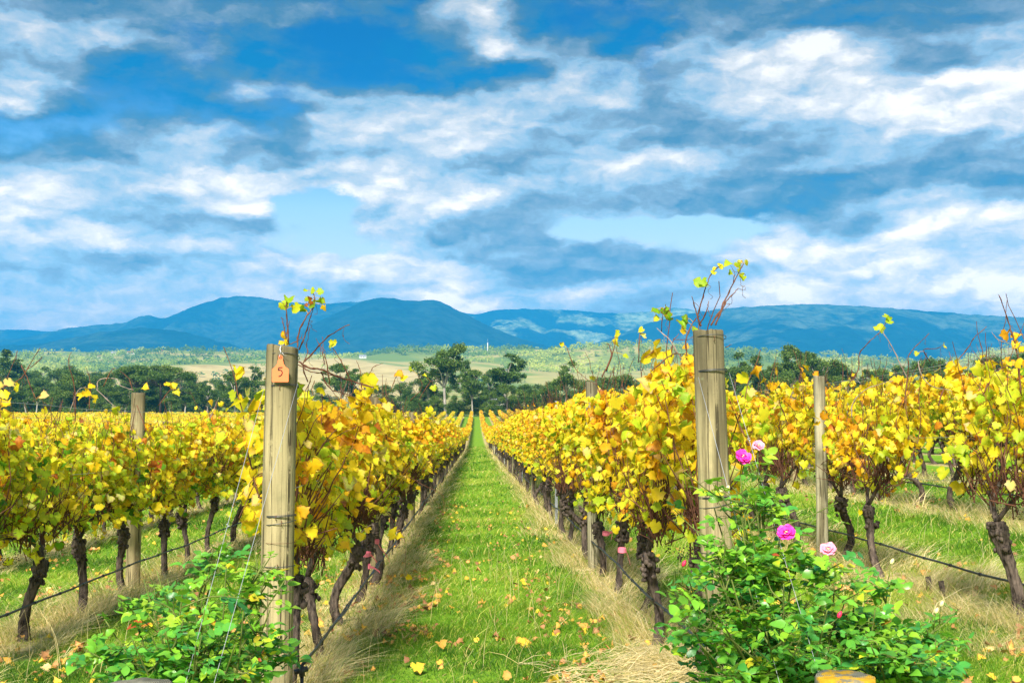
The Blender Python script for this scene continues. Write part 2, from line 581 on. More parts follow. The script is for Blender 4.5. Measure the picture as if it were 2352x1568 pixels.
def post_mat(name, tone):
    m, t, out = new_mat(name)
    tc_ = t.add('ShaderNodeTexCoord')
    oi = t.add('ShaderNodeObjectInfo')
    base = t.vmath('ADD', tc_.outputs['Object'], t.vmath('SCALE', oi.outputs['Location'], 3.1))
    v = t.vmath('MULTIPLY', base, (1, 1, 0.035))
    grain = t.noise(v, 60.0, 6.0, 0.65)
    v2 = t.vmath('MULTIPLY', base, (1, 1, 0.07))
    streaks = t.noise(v2, 14.0, 5.0, 0.6)
    blot = t.noise(base, 5.0, 6.0, 0.65)
    fine = t.noise(base, 60.0, 4.0, 0.7)
    col = t.ramp(grain, [(0.25, tuple(c * .55 for c in tone)), (0.45, tone), (0.7, tuple(min(1, c * 1.28) for c in tone))])
    col = t.mix(t.smooth(streaks, 0.46, 0.66, 0, 0.75), col, (0.10, 0.08, 0.035, 1))
    col = t.mix(t.smooth(blot, 0.52, 0.75, 0, 0.6), col, (0.20, 0.19, 0.10, 1))
    sz = t.add('ShaderNodeSeparateXYZ')
    t.l.new(tc_.outputs['Object'], sz.inputs[0])
    # damp, dirty top end and mould specks
    top = t.math('ADD', sz.outputs[2], t.math('MULTIPLY', t.math('SUBTRACT', streaks, .5), 0.9))
    col = t.mix(t.smooth(top, 1.35, 2.15, 0, 0.8), col, (0.085, 0.075, 0.045, 1))
    col = t.mix(t.smooth(fine, 0.62, 0.7, 0, 0.4), col, (0.06, 0.055, 0.035, 1))
    cr = t.noise(t.vmath('MULTIPLY', base, (1, 1, 0.012)), 22.0, 3.0, 0.5)
    ck = t.smooth(t.math('ABSOLUTE', t.math('SUBTRACT', cr, 0.5)), 0.006, 0.018, 1.0, 0.0)
    ck = t.math('MULTIPLY', ck, t.smooth(blot, 0.36, 0.5))
    col = t.mix(t.math('MULTIPLY', ck, 0.85), col, (0.035, 0.028, 0.015, 1))
    lich = t.noise(base, 9.0, 8.0, 0.7)
    col = t.mix(t.smooth(lich, 0.6, 0.68, 0, 0.3), col, (0.38, 0.42, 0.24, 1))
    h = t.math('SUBTRACT', t.math('ADD', grain, t.math('MULTIPLY', fine, 0.3)), t.math('MULTIPLY', ck, 1.5))
    t.l.new(pbsdf(t, col, 0.85, 0, 0.25, h, 0.6, 0.006), out.inputs[0])
    return m


M_POST = post_mat('weathered_timber', (0.38, 0.32, 0.17))
M_POSTPALE = post_mat('pale_timber', (0.40, 0.37, 0.24))


def stump_mat(name, base, patch, amount):
    m, t, out = new_mat(name)
    tc_ = t.add('ShaderNodeTexCoord')
    v = tc_.outputs['Object']
    sp = t.add('ShaderNodeSeparateXYZ'); t.l.new(v, sp.inputs[0])
    rr = t.math('SQRT', t.math('ADD', t.math('MULTIPLY', sp.outputs[0], sp.outputs[0]), t.math('MULTIPLY', sp.outputs[1], sp.outputs[1])))
    rings = t.math('SINE', t.math('ADD', t.math('MULTIPLY', rr, 900.0), t.math('MULTIPLY', t.noise(v, 12.0, 4.0), 9.0)))
    n = t.noise(v, 22.0, 8.0, 0.7)
    col = t.ramp(t.math('ADD', t.math('MULTIPLY', rings, .08), n), [(0.3, tuple(c * .35 for c in base)), (0.7, base)])
    l = t.noise(v, 9.0, 7.0, 0.7)
    col = t.mix(t.smooth(l, 0.5 - amount, 0.58 - amount), col, t.ramp(n, [(0.3, tuple(c * .6 for c in patch)), (0.6, patch)]))
    t.l.new(pbsdf(t, col, 0.9, 0, 0.2, t.math('ADD', n, t.math('MULTIPLY', rings, .1)), 0.8, 0.008), out.inputs[0])
    return m


M_STUMPGREY = stump_mat('grey_endgrain', (0.33, 0.31, 0.22), (0.42, 0.42, 0.28), -0.08)
M_STUMPLICHEN = stump_mat('lichened_endgrain', (0.28, 0.27, 0.19), (0.62, 0.36, 0.02), 0.02)
M_STEEL = simple('galvanised_wire', (0.55, 0.58, 0.62), 0.4, 0.8)
M_DARKWIRE = simple('dark_wire', (0.10, 0.11, 0.12), 0.45, 0.7)
M_WHITEWIRE = simple('pale_cable', (0.45, 0.47, 0.50), 0.5, 0.3)
M_RUST = simple('rusty_staple', (0.16, 0.06, 0.03), 0.7, 0.4)
M_METALPOST = simple('galvanised_post', (0.48, 0.53, 0.60), 0.45, 0.6)
M_HOSE = simple('black_hose', (0.02, 0.026, 0.032), 0.38, 0, 0.6)
M_TAG = simple('salmon_plastic', (0.90, 0.21, 0.07), 0.4, 0, 0.45)
M_INK = simple('black_ink', (0.01, 0.01, 0.01), 0.5)
M_RIBBON = simple('pink_ribbon', (0.90, 0.22, 0.32), 0.55)
M_PETAL = simple('pink_petal', (0.85, 0.04, 0.42), 0.5)
M_PETALPALE = simple('pale_petal', (0.86, 0.33, 0.48), 0.5)
M_BUD = simple('red_bud', (0.75, 0.03, 0.10), 0.5)
M_STAMEN = simple('stamen', (0.85, 0.75, 0.35), 0.6)
M_WHITEWALL = simple('white_wall', (0.75, 0.73, 0.68), 0.7)
M_ROOF = simple('grey_roof', (0.30, 0.30, 0.32), 0.6)
M_REDROOF = simple('terracotta_roof', (0.36, 0.12, 0.07), 0.7)
M_WINDOW = simple('dark_window', (0.03, 0.04, 0.05), 0.2)
M_GRAPE = simple('dried_grapes', (0.035, 0.02, 0.018), 0.7)

# ---- ground material
m, t, out = new_mat('vineyard_ground')
geo = t.add('ShaderNodeNewGeometry')
P_ = geo.outputs['Position']
sp = t.add('ShaderNodeSeparateXYZ'); t.l.new(P_, sp.inputs[0])
n_big = t.noise(P_, 0.6, 5.0, 0.6)
n_fine = t.noise(P_, 14.0, 6.0, 0.7)
n_mid = t.noise(P_, 3.0, 4.0, 0.6)
green = t.ramp(t.math('ADD', t.math('MULTIPLY', n_fine, .6), t.math('MULTIPLY', n_mid, .4)),
               [(0.3, (0.06, 0.14, 0.012)), (0.5, (0.16, 0.32, 0.02)), (0.7, (0.30, 0.44, 0.05))])
tan = t.ramp(n_fine, [(0.3, (0.20, 0.16, 0.06)), (0.5, (0.50, 0.40, 0.18)), (0.7, (0.72, 0.60, 0.32))])
fr = t.math('FRACT', t.math('DIVIDE', t.math('SUBTRACT', sp.outputs[0], XL0), DX))
dist = t.math('MULTIPLY', t.math('SUBTRACT', 0.5, t.math('ABSOLUTE', t.math('SUBTRACT', fr, 0.5))), DX)
strip = t.smooth(t.math('ADD', dist, t.math('MULTIPLY', t.math('SUBTRACT', n_mid, .5), 0.7)), 0.10, 0.42, 1.0, 0.0)
nearc = t.mix(strip, green, tan)
# pasture and paddocks beyond the vineyard
n_pad = t.noise(t.vmath('MULTIPLY', P_, (1, 1.0, 0)), 0.0032, 3.0, 0.45)
n_tex = t.noise(P_, 0.02, 8.0, 0.65)
pad = t.ramp(n_pad, [(0.38, (0.19, 0.27, 0.045)), (0.46, (0.30, 0.34, 0.07)), (0.51, (0.52, 0.44, 0.14)), (0.57, (0.48, 0.40, 0.13)), (0.60, (0.24, 0.30, 0.05)), (0.68, (0.17, 0.25, 0.04))])
pad = t.mix(t.smooth(n_tex, 0.4, 0.7, 0, 0.35), pad, (0.22, 0.26, 0.07, 1))
ex = t.math('DIVIDE', t.math('ADD', sp.outputs[0], 270.0), 250.0)
ey = t.math('DIVIDE', t.math('SUBTRACT', sp.outputs[1], 1750.0), 620.0)
er = t.math('ADD', t.math('MULTIPLY', ex, ex), t.math('MULTIPLY', ey, ey))
er = t.math('ADD', er, t.math('MULTIPLY', t.math('SUBTRACT', t.noise(P_, 0.006, 5.0, 0.6), .5), 1.2))
pad = t.mix(t.smooth(er, 0.7, 1.0, 1.0, 0.0), pad, t.ramp(n_tex, [(0.35, (0.44, 0.33, 0.11)), (0.5, (0.60, 0.46, 0.18)), (0.65, (0.68, 0.54, 0.22))]))
pad = t.mix(t.smooth(sp.outputs[1], 480, 900, 1.0, 0.0), pad, t.ramp(n_tex, [(0.35, (0.10, 0.17, 0.03)), (0.65, (0.26, 0.30, 0.08))]))
farf = t.smooth(sp.outputs[1], 345, 420)
colg = t.mix(farf, nearc, pad)
t.l.new(pbsdf(t, colg, 0.95, 0, 0.1, n_fine, 0.5, 0.03), out.inputs[0])
M_GROUND = m

# ---- mountain forest material
m, t, out = new_mat('forested_hills')
geo = t.add('ShaderNodeNewGeometry')
P_ = geo.outputs['Position']
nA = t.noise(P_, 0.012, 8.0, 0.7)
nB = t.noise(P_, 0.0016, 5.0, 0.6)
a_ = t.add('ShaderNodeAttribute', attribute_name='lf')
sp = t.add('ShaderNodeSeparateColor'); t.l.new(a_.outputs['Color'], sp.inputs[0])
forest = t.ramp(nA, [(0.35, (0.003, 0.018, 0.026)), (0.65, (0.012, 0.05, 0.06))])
clear = t.ramp(nA, [(0.4, (0.08, 0.15, 0.07)), (0.6, (0.42, 0.50, 0.26))])  # sunlit patches on the slopes, painted into the hill colour
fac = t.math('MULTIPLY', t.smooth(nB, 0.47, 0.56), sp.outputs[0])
colh = t.mix(fac, forest, clear)  # clear is the paler tone of the painted sunlit patches
t.l.new(pbsdf(t, colh, 0.95, 0, 0.1), out.inputs[0])
M_HILL = m

# ------------------------------------------------------------------ ground sheet
Ys = np.concatenate([np.linspace(-40, 0, 6)[:-1], np.linspace(0, 60, 90)[:-1], np.geomspace(60, 400, 90)[:-1], np.geomspace(400, 13500, 120)])
ts = np.sign(np.linspace(-1, 1, 161)) * np.abs(np.linspace(-1, 1, 161)) ** 1.5
Xg = ts[None, :] * (60 + 1.1 * np.clip(Ys, 0, None))[:, None]
Yg = np.repeat(Ys[:, None], 161, 1)
Zg = g(Xg, Yg)
V = np.stack([Xg, Yg, Zg], -1).reshape(-1, 3)
i = np.arange(len(Ys) - 1)[:, None] * 161; j = np.arange(160)[None]
Q = np.stack([i + j, i + j + 1, i + j + 162, i + j + 161], -1).reshape(-1, 4)
structure(MB().add(V, Q).build('ground', M_GROUND))

# ------------------------------------------------------------------ mountains


def ridge(name, crest, Y, depth, seed, light=0.0, rough=1.0, base=60.0):
    """a mountain range: crest given as picture points, falling forward over `depth` metres and back again"""
    cr = np.array(crest, float)
    px = np.linspace(cr[0, 0], cr[-1, 0], 260)
    # smooth interpolation of the crest
    py = np.interp(px, cr[:, 0], cr[:, 1])
    k = np.hanning(13); k /= k.sum()
    py = np.convolve(np.pad(py, 6, mode='edge'), k, mode='valid')
    pts = np.array([at(a, b, Y) for a, b in zip(px, py)])
    nv = 60
    rows = []
    for iv in range(-16, nv + 1):
        tt = iv / nv if iv >= 0 else -iv / 16.0
        if iv >= 0:
            prof = (1 - tt) ** 1.25 * (1 - 0.15 * tt)
            yy = Y - depth * tt
        else:
            prof = (1 - tt) ** 1.3
            yy = Y + depth * 0.5 * tt
        x = pts[:, 0] * (1 - 0.0 * tt)
        top = pts[:, 2]
        h = base + (top - base) * prof
        n = np.abs(fbm(x / 900 + seed, np.full_like(x, yy) / 1500 + seed * 1.7, 5) - 0.5) * 2
        amp = (top - base) * 0.55 * rough * np.sin(PI * min(1, tt * 1.02)) ** 0.8
        h = h - n * amp * 1.0 + amp * 0.25
        h += (fbm(x / 60 + seed, np.full_like(x, yy) / 60, 2) - .5) * 14 * (1 if tt < .97 else 0)
        if tt >= 1:
            h = np.full_like(h, base - 120)
        rows.append(np.stack([x, np.full_like(x, yy), h], -1))
    G = np.array(rows)
    nr, nc = G.shape[:2]
    i = np.arange(nr - 1)[:, None] * nc; j = np.arange(nc - 1)[None]
    Q = np.stack([i + j, i + j + 1, i + j + nc + 1, i + j + nc], -1).reshape(-1, 4)
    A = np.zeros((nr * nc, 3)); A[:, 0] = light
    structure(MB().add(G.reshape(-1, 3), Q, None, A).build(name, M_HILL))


ridge('hills', [(-500, 800), (-200, 762), (0, 757), (70, 758), (160, 765), (260, 790)], 11500, 2600, 1.3, 0.2)
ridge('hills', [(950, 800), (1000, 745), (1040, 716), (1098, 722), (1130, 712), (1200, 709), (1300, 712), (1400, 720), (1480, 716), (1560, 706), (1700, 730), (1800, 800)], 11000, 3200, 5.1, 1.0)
ridge('hills', [(-300, 800), (-100, 790), (60, 775), (130, 758), (200, 748), (290, 741), (318, 726), (340, 722), (380, 733), (440, 704), (500, 686), (548, 678), (600, 683), (660, 695), (740, 698), (800, 693), (850, 693), (950, 715), (1050, 770)], 9600, 2600, 2.2, 0.12)
ridge('hills', [(1180, 840), (1300, 810), (1400, 776), (1480, 745), (1560, 724), (1640, 711), (1740, 703), (1850, 698), (1950, 701), (2060, 708), (2160, 717), (2260, 724), (2352, 728), (2600, 735), (3000, 760)], 8600, 3000, 8.4, 0.3, 0.7)
ridge('hills', [(560, 830), (640, 792), (720, 744), (780, 716), (840, 690), (882, 682), (930, 691), (965, 691), (990, 688), (1010, 692), (1060, 716), (1120, 748), (1190, 775), (1270, 798), (1380, 825)], 7400, 2400, 3.9, 0.05, 0.5)
ridge('hills', [(-400, 815), (-100, 800), (60, 792), (150, 778), (230, 763), (320, 752), (400, 757), (470, 774), (560, 800), (640, 830)], 7000, 2000, 6.6, 0.1, 0.7)

# ------------------------------------------------------------------ grapevines
vine_meshes = {}


def vine_variant(seed, lo, hi, green, nleaf, wild=1.0, thin=.55):
    """local frame: origin at trunk base, row along y"""
    r = np.random.default_rng(seed)
    # trunk
    h = r.uniform(0.62, 0.78)
    lean = np.array([r.uniform(0.02, 0.14), r.uniform(-0.08, 0.16)])
    n = 16
    tt = np.linspace(0, 1, n)
    bend = r.normal(0, 0.055, 2)
    P = np.stack([lean[0] * tt + bend[0] * np.sin(PI * tt * 1.5), lean[1] * tt + bend[1] * np.sin(PI * tt * 1.3), h * tt - 0.03], 1)
    rad = np.interp(tt, [0, .1, .5, .8, .92, 1], [.050, .036, .030, .038, .054, .036]) * r.uniform(.85, 1.15)
    tb = MB()
    tube(tb, spline(P, 2), np.interp(np.linspace(0, 1, 2 * n - 1), tt, rad), 16, ridge=0.20, rseed=seed)
    head = P[-1]
    for k in range(30):   # knobs and shreds of bark on the head
        a = r.uniform(0, 2 * PI); zz = head[2] - r.uniform(0, .2)
        q = np.array([head[0] * zz / head[2] + .045 * math.cos(a), head[1] * zz / head[2] + .045 * math.sin(a), zz])
        d = np.array([math.cos(a), math.sin(a), r.uniform(-.6, .8)]) * r.uniform(.015, .035)
        tube(tb, [q, q + d * .6, q + d], [.022, .02, .006], 6, ridge=.15, rseed=k)
    cb = MB(); fb = MB()
    nodes = []
    # arms along the fruiting wire
    for sgn in (-1, 1):
        e = np.array([r.normal(0, .04), sgn * r.uniform(.5, .72), r.uniform(.88, 1.0)])
        arm = spline([head, head + (e - head) * np.array([.5, .3, .75]) + r.normal(0, .02, 3), e], 6)
        tube(tb, arm, np.linspace(.02, .009, len(arm)), 6, ridge=.1, rseed=seed + 9)
    shoots = []
    ns = 19
    for k in range(ns):
        y0 = -.72 + 1.44 * (k + r.uniform(.2, .8)) / ns
        z0 = np.interp(abs(y0), [0, .5, .72], [h, .9, .95]) + r.uniform(-.05, .05)
        topz = r.uniform(hi - .22, hi + .08)
        if r.random() < .4:
            topz += r.uniform(.12, .42) * wild
        d = r.normal(0, .12, 2)
        pts = [np.array([head[0] * .4 + r.normal(0, .02), y0, z0])]
        for q in (.35, .7, 1.0):
            pts.append(np.array([d[0] * q * 1.1 + r.normal(0, .05), y0 + d[1] * q + r.normal(0, .05), z0 + (topz - z0) * q]))
        sp_ = spline(pts, 5)
        sp_[:, :2] += r.normal(0, .006, (len(sp_), 2))
        tube(cb, sp_, np.linspace(.0055, .0022, len(sp_)), 4, cap=False)
        shoots.append(sp_)
    for k in range(5):   # hanging / sideways shoots
        y0 = r.uniform(-.6, .6); s_ = r.choice([-1, 1])
        pts = [np.array([0, y0, r.uniform(.95, 1.3)])]
        pts.append(pts[0] + np.array([s_ * .12, r.normal(0, .1), .05]))
        pts.append(pts[1] + np.array([s_ * .12, r.normal(0, .15), -r.uniform(.05, .25)]))
        sp_ = spline(pts, 4)
        tube(cb, sp_, np.linspace(.0045, .002, len(sp_)), 4, cap=False)
        shoots.append(sp_)
    for k in range(95):  # bare spurs and dead twiglets round the head
        a = head + np.array([r.normal(0, .04), r.uniform(-.6, .6), r.uniform(.1, .32)])
        b = a + np.array([r.normal(0, .12), r.normal(0, .12), r.uniform(.05, .42)])
        tube(cb, [a, (a + b) / 2 + r.normal(0, .02, 3), b], [.005, .004, .002], 4, cap=False)
    # leaves
    pos = []
    leafy = r.random(len(shoots)) ** .6
    leafy[r.choice(len(shoots), 4, replace=False)] *= .12
    ph = r.uniform(0, 50)
    while len(pos) < nleaf:
        ki = r.integers(len(shoots))
        if r.random() > leafy[ki]:
            continue
        sp_ = shoots[ki]
        q = sp_[r.integers(1, len(sp_))]
        z = q[2]
        if vnoise(q[1] * 3.1 + ph, z * 3.1 + ph) < .43 and r.random() < .8:
            continue
        if z < lo + .40 * (hi - lo) and r.random() < thin:
            continue
        if z > hi - .02 and (r.random() < .93 or z > hi + .18):
            continue
        if z < lo + .12 and r.random() < .55:
            continue
        side = r.choice([-1, 1])
        tight = .35 if z > hi - .08 else 1.0
        pos.append(q + tight * np.array([side * abs(r.normal(.05, .07)), r.normal(0, .06), r.normal(-.02, .06)]))
    pos = np.array(pos)
    # loose leaves lower down
    N = len(pos)
    side = np.sign(pos[:, 0] + r.normal(0, .03, N))
    nrm = np.stack([side * .7, r.normal(-.38, .7, N), r.normal(.45, .55, N)], 1)
    tip = np.stack([side * .25, r.normal(0, .45, N), -np.ones(N)], 1)
    size = r.uniform(.030, .064, N)
    zrel = np.clip((pos[:, 2] - lo) / (hi - lo), 0, 1)
    patch = (fbm(pos[:, 1] * 2.5 + seed, pos[:, 2] * 2.5 + pos[:, 0] * 3, 2) - .5) * .75
    tint = np.clip(green + patch + r.normal(0, .13, N) + .12 * (zrel - .5), 0.0, .8)
    lowm = (tint < .2) & (r.random(N) < .55)
    tint[lowm] = r.uniform(.24, .42, lowm.sum())
    br = r.random(N) < .05
    tint[br] = r.uniform(.66, .92, br.sum())
    leaves(fb, pos, nrm, tip, size, tint, TV, r, .5)
    # dried bunches
    gbl = []
    for k in range(r.integers(3, 6)):
        gbl.append(MB())
        c = np.array([r.normal(0, .06), r.uniform(-.6, .6), r.uniform(.72, .95)])
        for b in range(26):
            o = np.array([r.normal(0, .017), r.normal(0, .017), -r.uniform(0, .1)])
            q = c + o; s_ = .006
            V_ = q + s_ * np.array([[1, 0, 0], [0, 1, 0], [-1, 0, 0], [0, -1, 0], [0, 0, 1], [0, 0, -1.0]])
            gbl[-1].add(V_, None, [(0, 1, 4), (1, 2, 4), (2, 3, 4), (3, 0, 4), (1, 0, 5), (2, 1, 5), (3, 2, 5), (0, 3, 5)])
    return (tb.mesh('trunk', M_VBARK), cb.mesh('canes', M_CANE), fb.mesh('foliage', M_VLEAF), [b_.mesh('grape_bunch', M_GRAPE) for b_ in gbl])


def variants(key, n, lo, hi, green, nleaf, wild=1.0, thin=.55):
    vine_meshes[key] = [vine_variant(hash_(key) + 31 * k, lo, hi, green, nleaf, wild, thin) for k in range(n)]


def hash_(s):
    return sum(ord(c) * (i + 3) for i, c in enumerate(s)) % 9973


variants('left_near', 6, .84, 1.80, .47, 640, .9, .72)
variants('left_far', 8, .60, 1.80, .39, 760, .9, .34)
variants('right_near', 7, .88, 1.92, .54, 630, 1.1, .75)
variants('right_far', 8, .80, 1.80, .45, 410, 1.2)

ROWS = {}
for k in range(0, 26):
    ROWS[-(k + 1)] = XL0 - DX * k
    ROWS[k + 1] = XR0 + DX * k
START = {-1: (7.85, 1.42), -2: (8.85, 1.42), 1: (7.7, 1.45), 2: (8.8, 1.47)}
SKIP = {(2, 1)}
cand = []
for rw, x in ROWS.items():
    y0, dy = START.get(rw, (8.0 + (abs(rw) * 0.37) % 1.2, 1.45))
    k = 0
    while y0 + k * dy < 118:
        y = y0 + k * dy
        if (rw, k) not in SKIP:
            px = 1093 + F * x / y
            if -110 < px < 2470 + 0:
                cand.append((y * (1 + .18 * (abs(rw) - 1)), rw, k, x, y))
        k += 1
cand.sort()
NIND = 285
indiv = cand[:NIND]
rest = cand[NIND:]
ORD = ['first', 'second', 'third', 'fourth', 'fifth', 'sixth', 'seventh', 'eighth', 'ninth', 'tenth', 'eleventh', 'twelfth',
       'thirteenth', 'fourteenth', 'fifteenth', 'sixteenth', 'seventeenth', 'eighteenth', 'nineteenth', 'twentieth']
ROWNAME = {-1: 'row lining the left of the grass path', 1: 'row lining the right of the grass path',
           -2: 'next row left beyond the tagged post', 2: 'second row right of the path',
           -3: 'third row left of the path', 3: 'third row right of the path',
           -4: 'fourth row left of the path', 4: 'fourth row right of the path',
           -5: 'fifth row left of the path', 5: 'fifth row right of the path'}
VINE = {}
seen_in_row = {}
rr = np.random.default_rng(5)
for (_, rw, k, x, y) in sorted(indiv, key=lambda c: (c[1], c[4])):
    n_ = seen_in_row.get(rw, 0)
    seen_in_row[rw] = n_ + 1
    key = {-1: 'left_near', 1: 'right_near'}.get(rw, 'left_far' if rw < 0 else 'right_far')
    ms = vine_meshes[key]
    tone = 'green and yellow' if key == 'left_far' else 'golden yellow'
    rname = ROWNAME.get(rw)
    if rname and n_ < 16:
        who = 'nearest' if n_ == 0 else ORD[n_] + ' nearest'
        lab = f'{tone} grapevine, {who} in the {rname}'
    elif rname:
        lab = f'small far {tone} grapevine well down the {rname}'
    else:
        lab = f'half hidden {tone} grapevine in outer rows at far ' + ('left' if rw < 0 else 'right')
    jx, jy = rr.normal(0, .02), rr.normal(0, .04)
    v = thing('grapevine', lab, 'grapevine', (x + jx, y + jy, gz(x, y)), 0.0 + rr.normal(0, .03), 'grapevines trained in rows')
    md = ms[(n_ * 5 + abs(rw) * 2) % len(ms)]
    v.scale = (1 if rr.random() < .5 else -1, 1, 1)
    sz_ = rr.uniform(.93, 1.07)
    v.scale = (v.scale[0] * sz_, v.scale[1] * (.72 if abs(rw) == 1 and k == 0 else 1), sz_)
    link('trunk', md[0], v); link('canes', md[1], v); link('foliage', md[2], v)
    if y < 20:
        for b_ in md[3]:
            link('grape_bunch', b_, v)
    VINE[(rw, k)] = v

# ---- the rest of the vineyard, past the individually built vines: one mass
r = np.random.default_rng(77)
mbf = MB(); mbt = MB()
rest_ranges = {}
last = {}
for (_, rw, k, x, y) in indiv:
    last[rw] = max(last.get(rw, 0), y)
pos_all = []; size_all = []; tint_all = []
for rw in range(-50, 61):
    if rw == 0:
        continue
    x = XL0 + DX * (rw + 1) if rw < 0 else XR0 + DX * (rw - 1)
    ya = last.get(rw, 0) + .7
    ymin = abs(x) * F / 1330 - 4
    ya = max(ya, ymin, 8)
    yb = 336 + 4 * math.sin(rw * 1.3)
    if ya > yb - 5:
        continue
    y = ya
    while y < yb:
        step = max(1.0, y * .03)
        sz_ = np.clip(.055 * y / 45, .06, .26)
        dens = 430 * (.055 / sz_) ** 2 * 1.1
        if abs(rw) > 4:
            dens *= .6
        N = int(dens * step / 1.45)
        yy = r.uniform(y, y + step, N)
        gap = fbm(yy / 2.2 + rw * 7.7, yy * 0 + rw, 2)
        top = (1.84 if rw < 0 else 1.90) + (gap - .5) * .5 - (.12 if rw < -1 else 0)
        zz = top - np.abs(r.normal(0, .38, N)) ** 1.0
        zz = np.where(zz < .75, r.uniform(.85, top, N), zz)
        xx = x + r.normal(0, .11, N)
        pos_all.append(np.stack([xx, yy, g(xx, yy) + zz], 1))
        size_all.append(np.full(N, sz_) * r.uniform(.7, 1.25, N))
        base = (.40 if rw < -1 else .54) + (.05 if y > 90 else 0)
        tint_all.append(np.clip(r.normal(base, .14, N) + (gap - .5) * .3, .05, .93))
        y += step
    # trunks and undergrowth of canes
    if abs(rw) <= 6:
        y = ya
        while y < min(yb, 130):
            z0 = gz(x, y)
            tube(mbt, [(x, y, z0), (x + .05, y + .03, z0 + .4), (x + .08, y + .02, z0 + .75)], [.045, .035, .05], 5)
            for q in range(6):
                a = r.uniform(-.6, .6)
                tube(mbt, [(x + .05, y + a * .4, z0 + .7), (x + r.normal(0, .08), y + a, z0 + 1.2)], [.01, .006], 3, cap=False)
            y += 1.45
pos = np.concatenate(pos_all); size = np.concatenate(size_all); tint = np.concatenate(tint_all)
N = len(pos)
side = r.choice([-1, 1], N)
nrm = np.stack([side * .6, r.normal(-.6, .5, N), r.normal(.6, .4, N)], 1)
tip = np.stack([r.normal(0, .4, N), r.normal(0, .4, N), -np.ones(N)], 1)
quad = (np.array([[0, 0, 0], [-.3, -.7, 0], [.6, -.6, 0], [1, .2, 0], [0, 1.1, 0], [-1, .1, 0]]), np.array([(0, 1, 2), (0, 2, 3), (0, 3, 4), (0, 4, 5), (0, 5, 1)]), np.array([0, 1, 1, 1, 1, 1.0]))
leaves(mbf, pos, nrm, tip, size, tint, quad, r, .2)
print('far vine leaves', N)
o = mbf.build('distant_grapevines', M_VLEAF)
stuff(o, 'mass of golden vine rows running to the far end of the vineyard', 'grapevines')
ob = mbt.build('distant_trunks', M_VBARK, o)
ob['kind'] = 'stuff'

# ------------------------------------------------------------------ posts, wires, hoses


def post_mesh(mb, h, rad, sides=28, seed=0, base=-.1, top_tilt=0.0, wob=.01):
    r = np.random.default_rng(seed)
    zs = np.concatenate([[base], np.linspace(0, h - .03, 14), [h - .006, h]])
    rs = np.interp(zs, [base, h], [rad * 1.05, rad]); rs[-1] *= .95; rs[-2] *= .99
    th = np.linspace(0, 2 * PI, sides, endpoint=False)
    flat = 1 + .025 * np.sin(2 * th + r.uniform(0, 6)) + .012 * r.normal(0, 1, sides)
    crack = np.zeros(sides)
    for c in r.choice(sides, 2, replace=False):
        flat[c] -= .07
    V = []
    for z, q in zip(zs, rs):
        ox, oy = wob * math.sin(z * 1.3 + seed), wob * math.cos(z * 1.1 + seed * 2)
        V.append(np.stack([ox + q * flat * np.cos(th), oy + q * flat * np.sin(th), np.full(sides, z) + (top_tilt * q * np.cos(th) if z > h - .02 else 0) + (r.normal(0, .002, sides) if z > h - .01 else 0)], 1))
    V = np.array(V); n = len(zs)
    i = np.arange(n - 1)[:, None] * sides; j = np.arange(sides)[None]; j2 = (j + 1) % sides
    Q = np.stack([i + j, i + j2, i + j2 + sides, i + j + sides], -1).reshape(-1, 4)
    top = V[-1].mean(0)
    mb.add(np.concatenate([V.reshape(-1, 3), [top]]), Q, [(n * sides, (n - 1) * sides + k, (n - 1) * sides + (k + 1) % sides) for k in range(sides)])
    return mb


def ring(mb, z, rad, wire=.0022, tilt=(0, 0), n=32, turns=1, gap=.006):
    th = np.linspace(0, 2 * PI * turns, n * turns + 1)
    P = np.stack([rad * np.cos(th), rad * np.sin(th), z + tilt[0] * np.cos(th) + tilt[1] * np.sin(th) + gap * th / (2 * PI)], 1)
    tube(mb, P, wire, 6, cap=False)


def staple(root, a, z, rad):
    mb = MB()
    c = np.array([rad * math.cos(a), rad * math.sin(a), z]); n_ = np.array([math.cos(a), math.sin(a), 0])
    tube(mb, [c + n_ * -.01 + [0, 0, .012], c + n_ * .006 + [0, 0, .012], c + n_ * .006 + [0, 0, -.012], c + n_ * -.01 + [0, 0, -.012]], .002, 5)
    mb.build('staple', M_RUST, root)


# left end post, with the numbered tag
LP = (XL0 - .0, 7.15)
RP = (XR0, 6.95)
lb = gz(*LP); rb_ = gz(*RP)
left_post = thing('end_post', 'thick weathered round timber end post carrying the orange number tag', 'post', (LP[0], LP[1], lb), group='row end posts', rot=(0, math.radians(.7), 0))
LH = 1.955 - lb
o = post_mesh(MB(), LH, .087, seed=3, top_tilt=-.12).build('shaft', M_POST, left_post)
for z, tl, tn in ((LH - .065, (.0, -.018), 1), (LH - .235, (.004, -.006), 2), (LH - .955, (.004, 0), 2), (LH - .99, (.012, .004), 1), (LH - 1.23, (.002, 0), 1)):
    mb = MB(); ring(mb, z, .090, .0022, tl, turns=tn); mb.build('wire_wrap', M_DARKWIRE, left_post)
for a, z in ((-1.75, LH - .065), (-1.6, LH - .235), (-1.65, LH - .955), (-1.3, LH - .985), (-1.5, LH - 1.225)):
    staple(left_post, a, z, .089)
mb = MB(); ring(mb, LH - 1.10, .0905, .0012, (0, .001)); mb.build('saw_line', M_RUST, left_post)

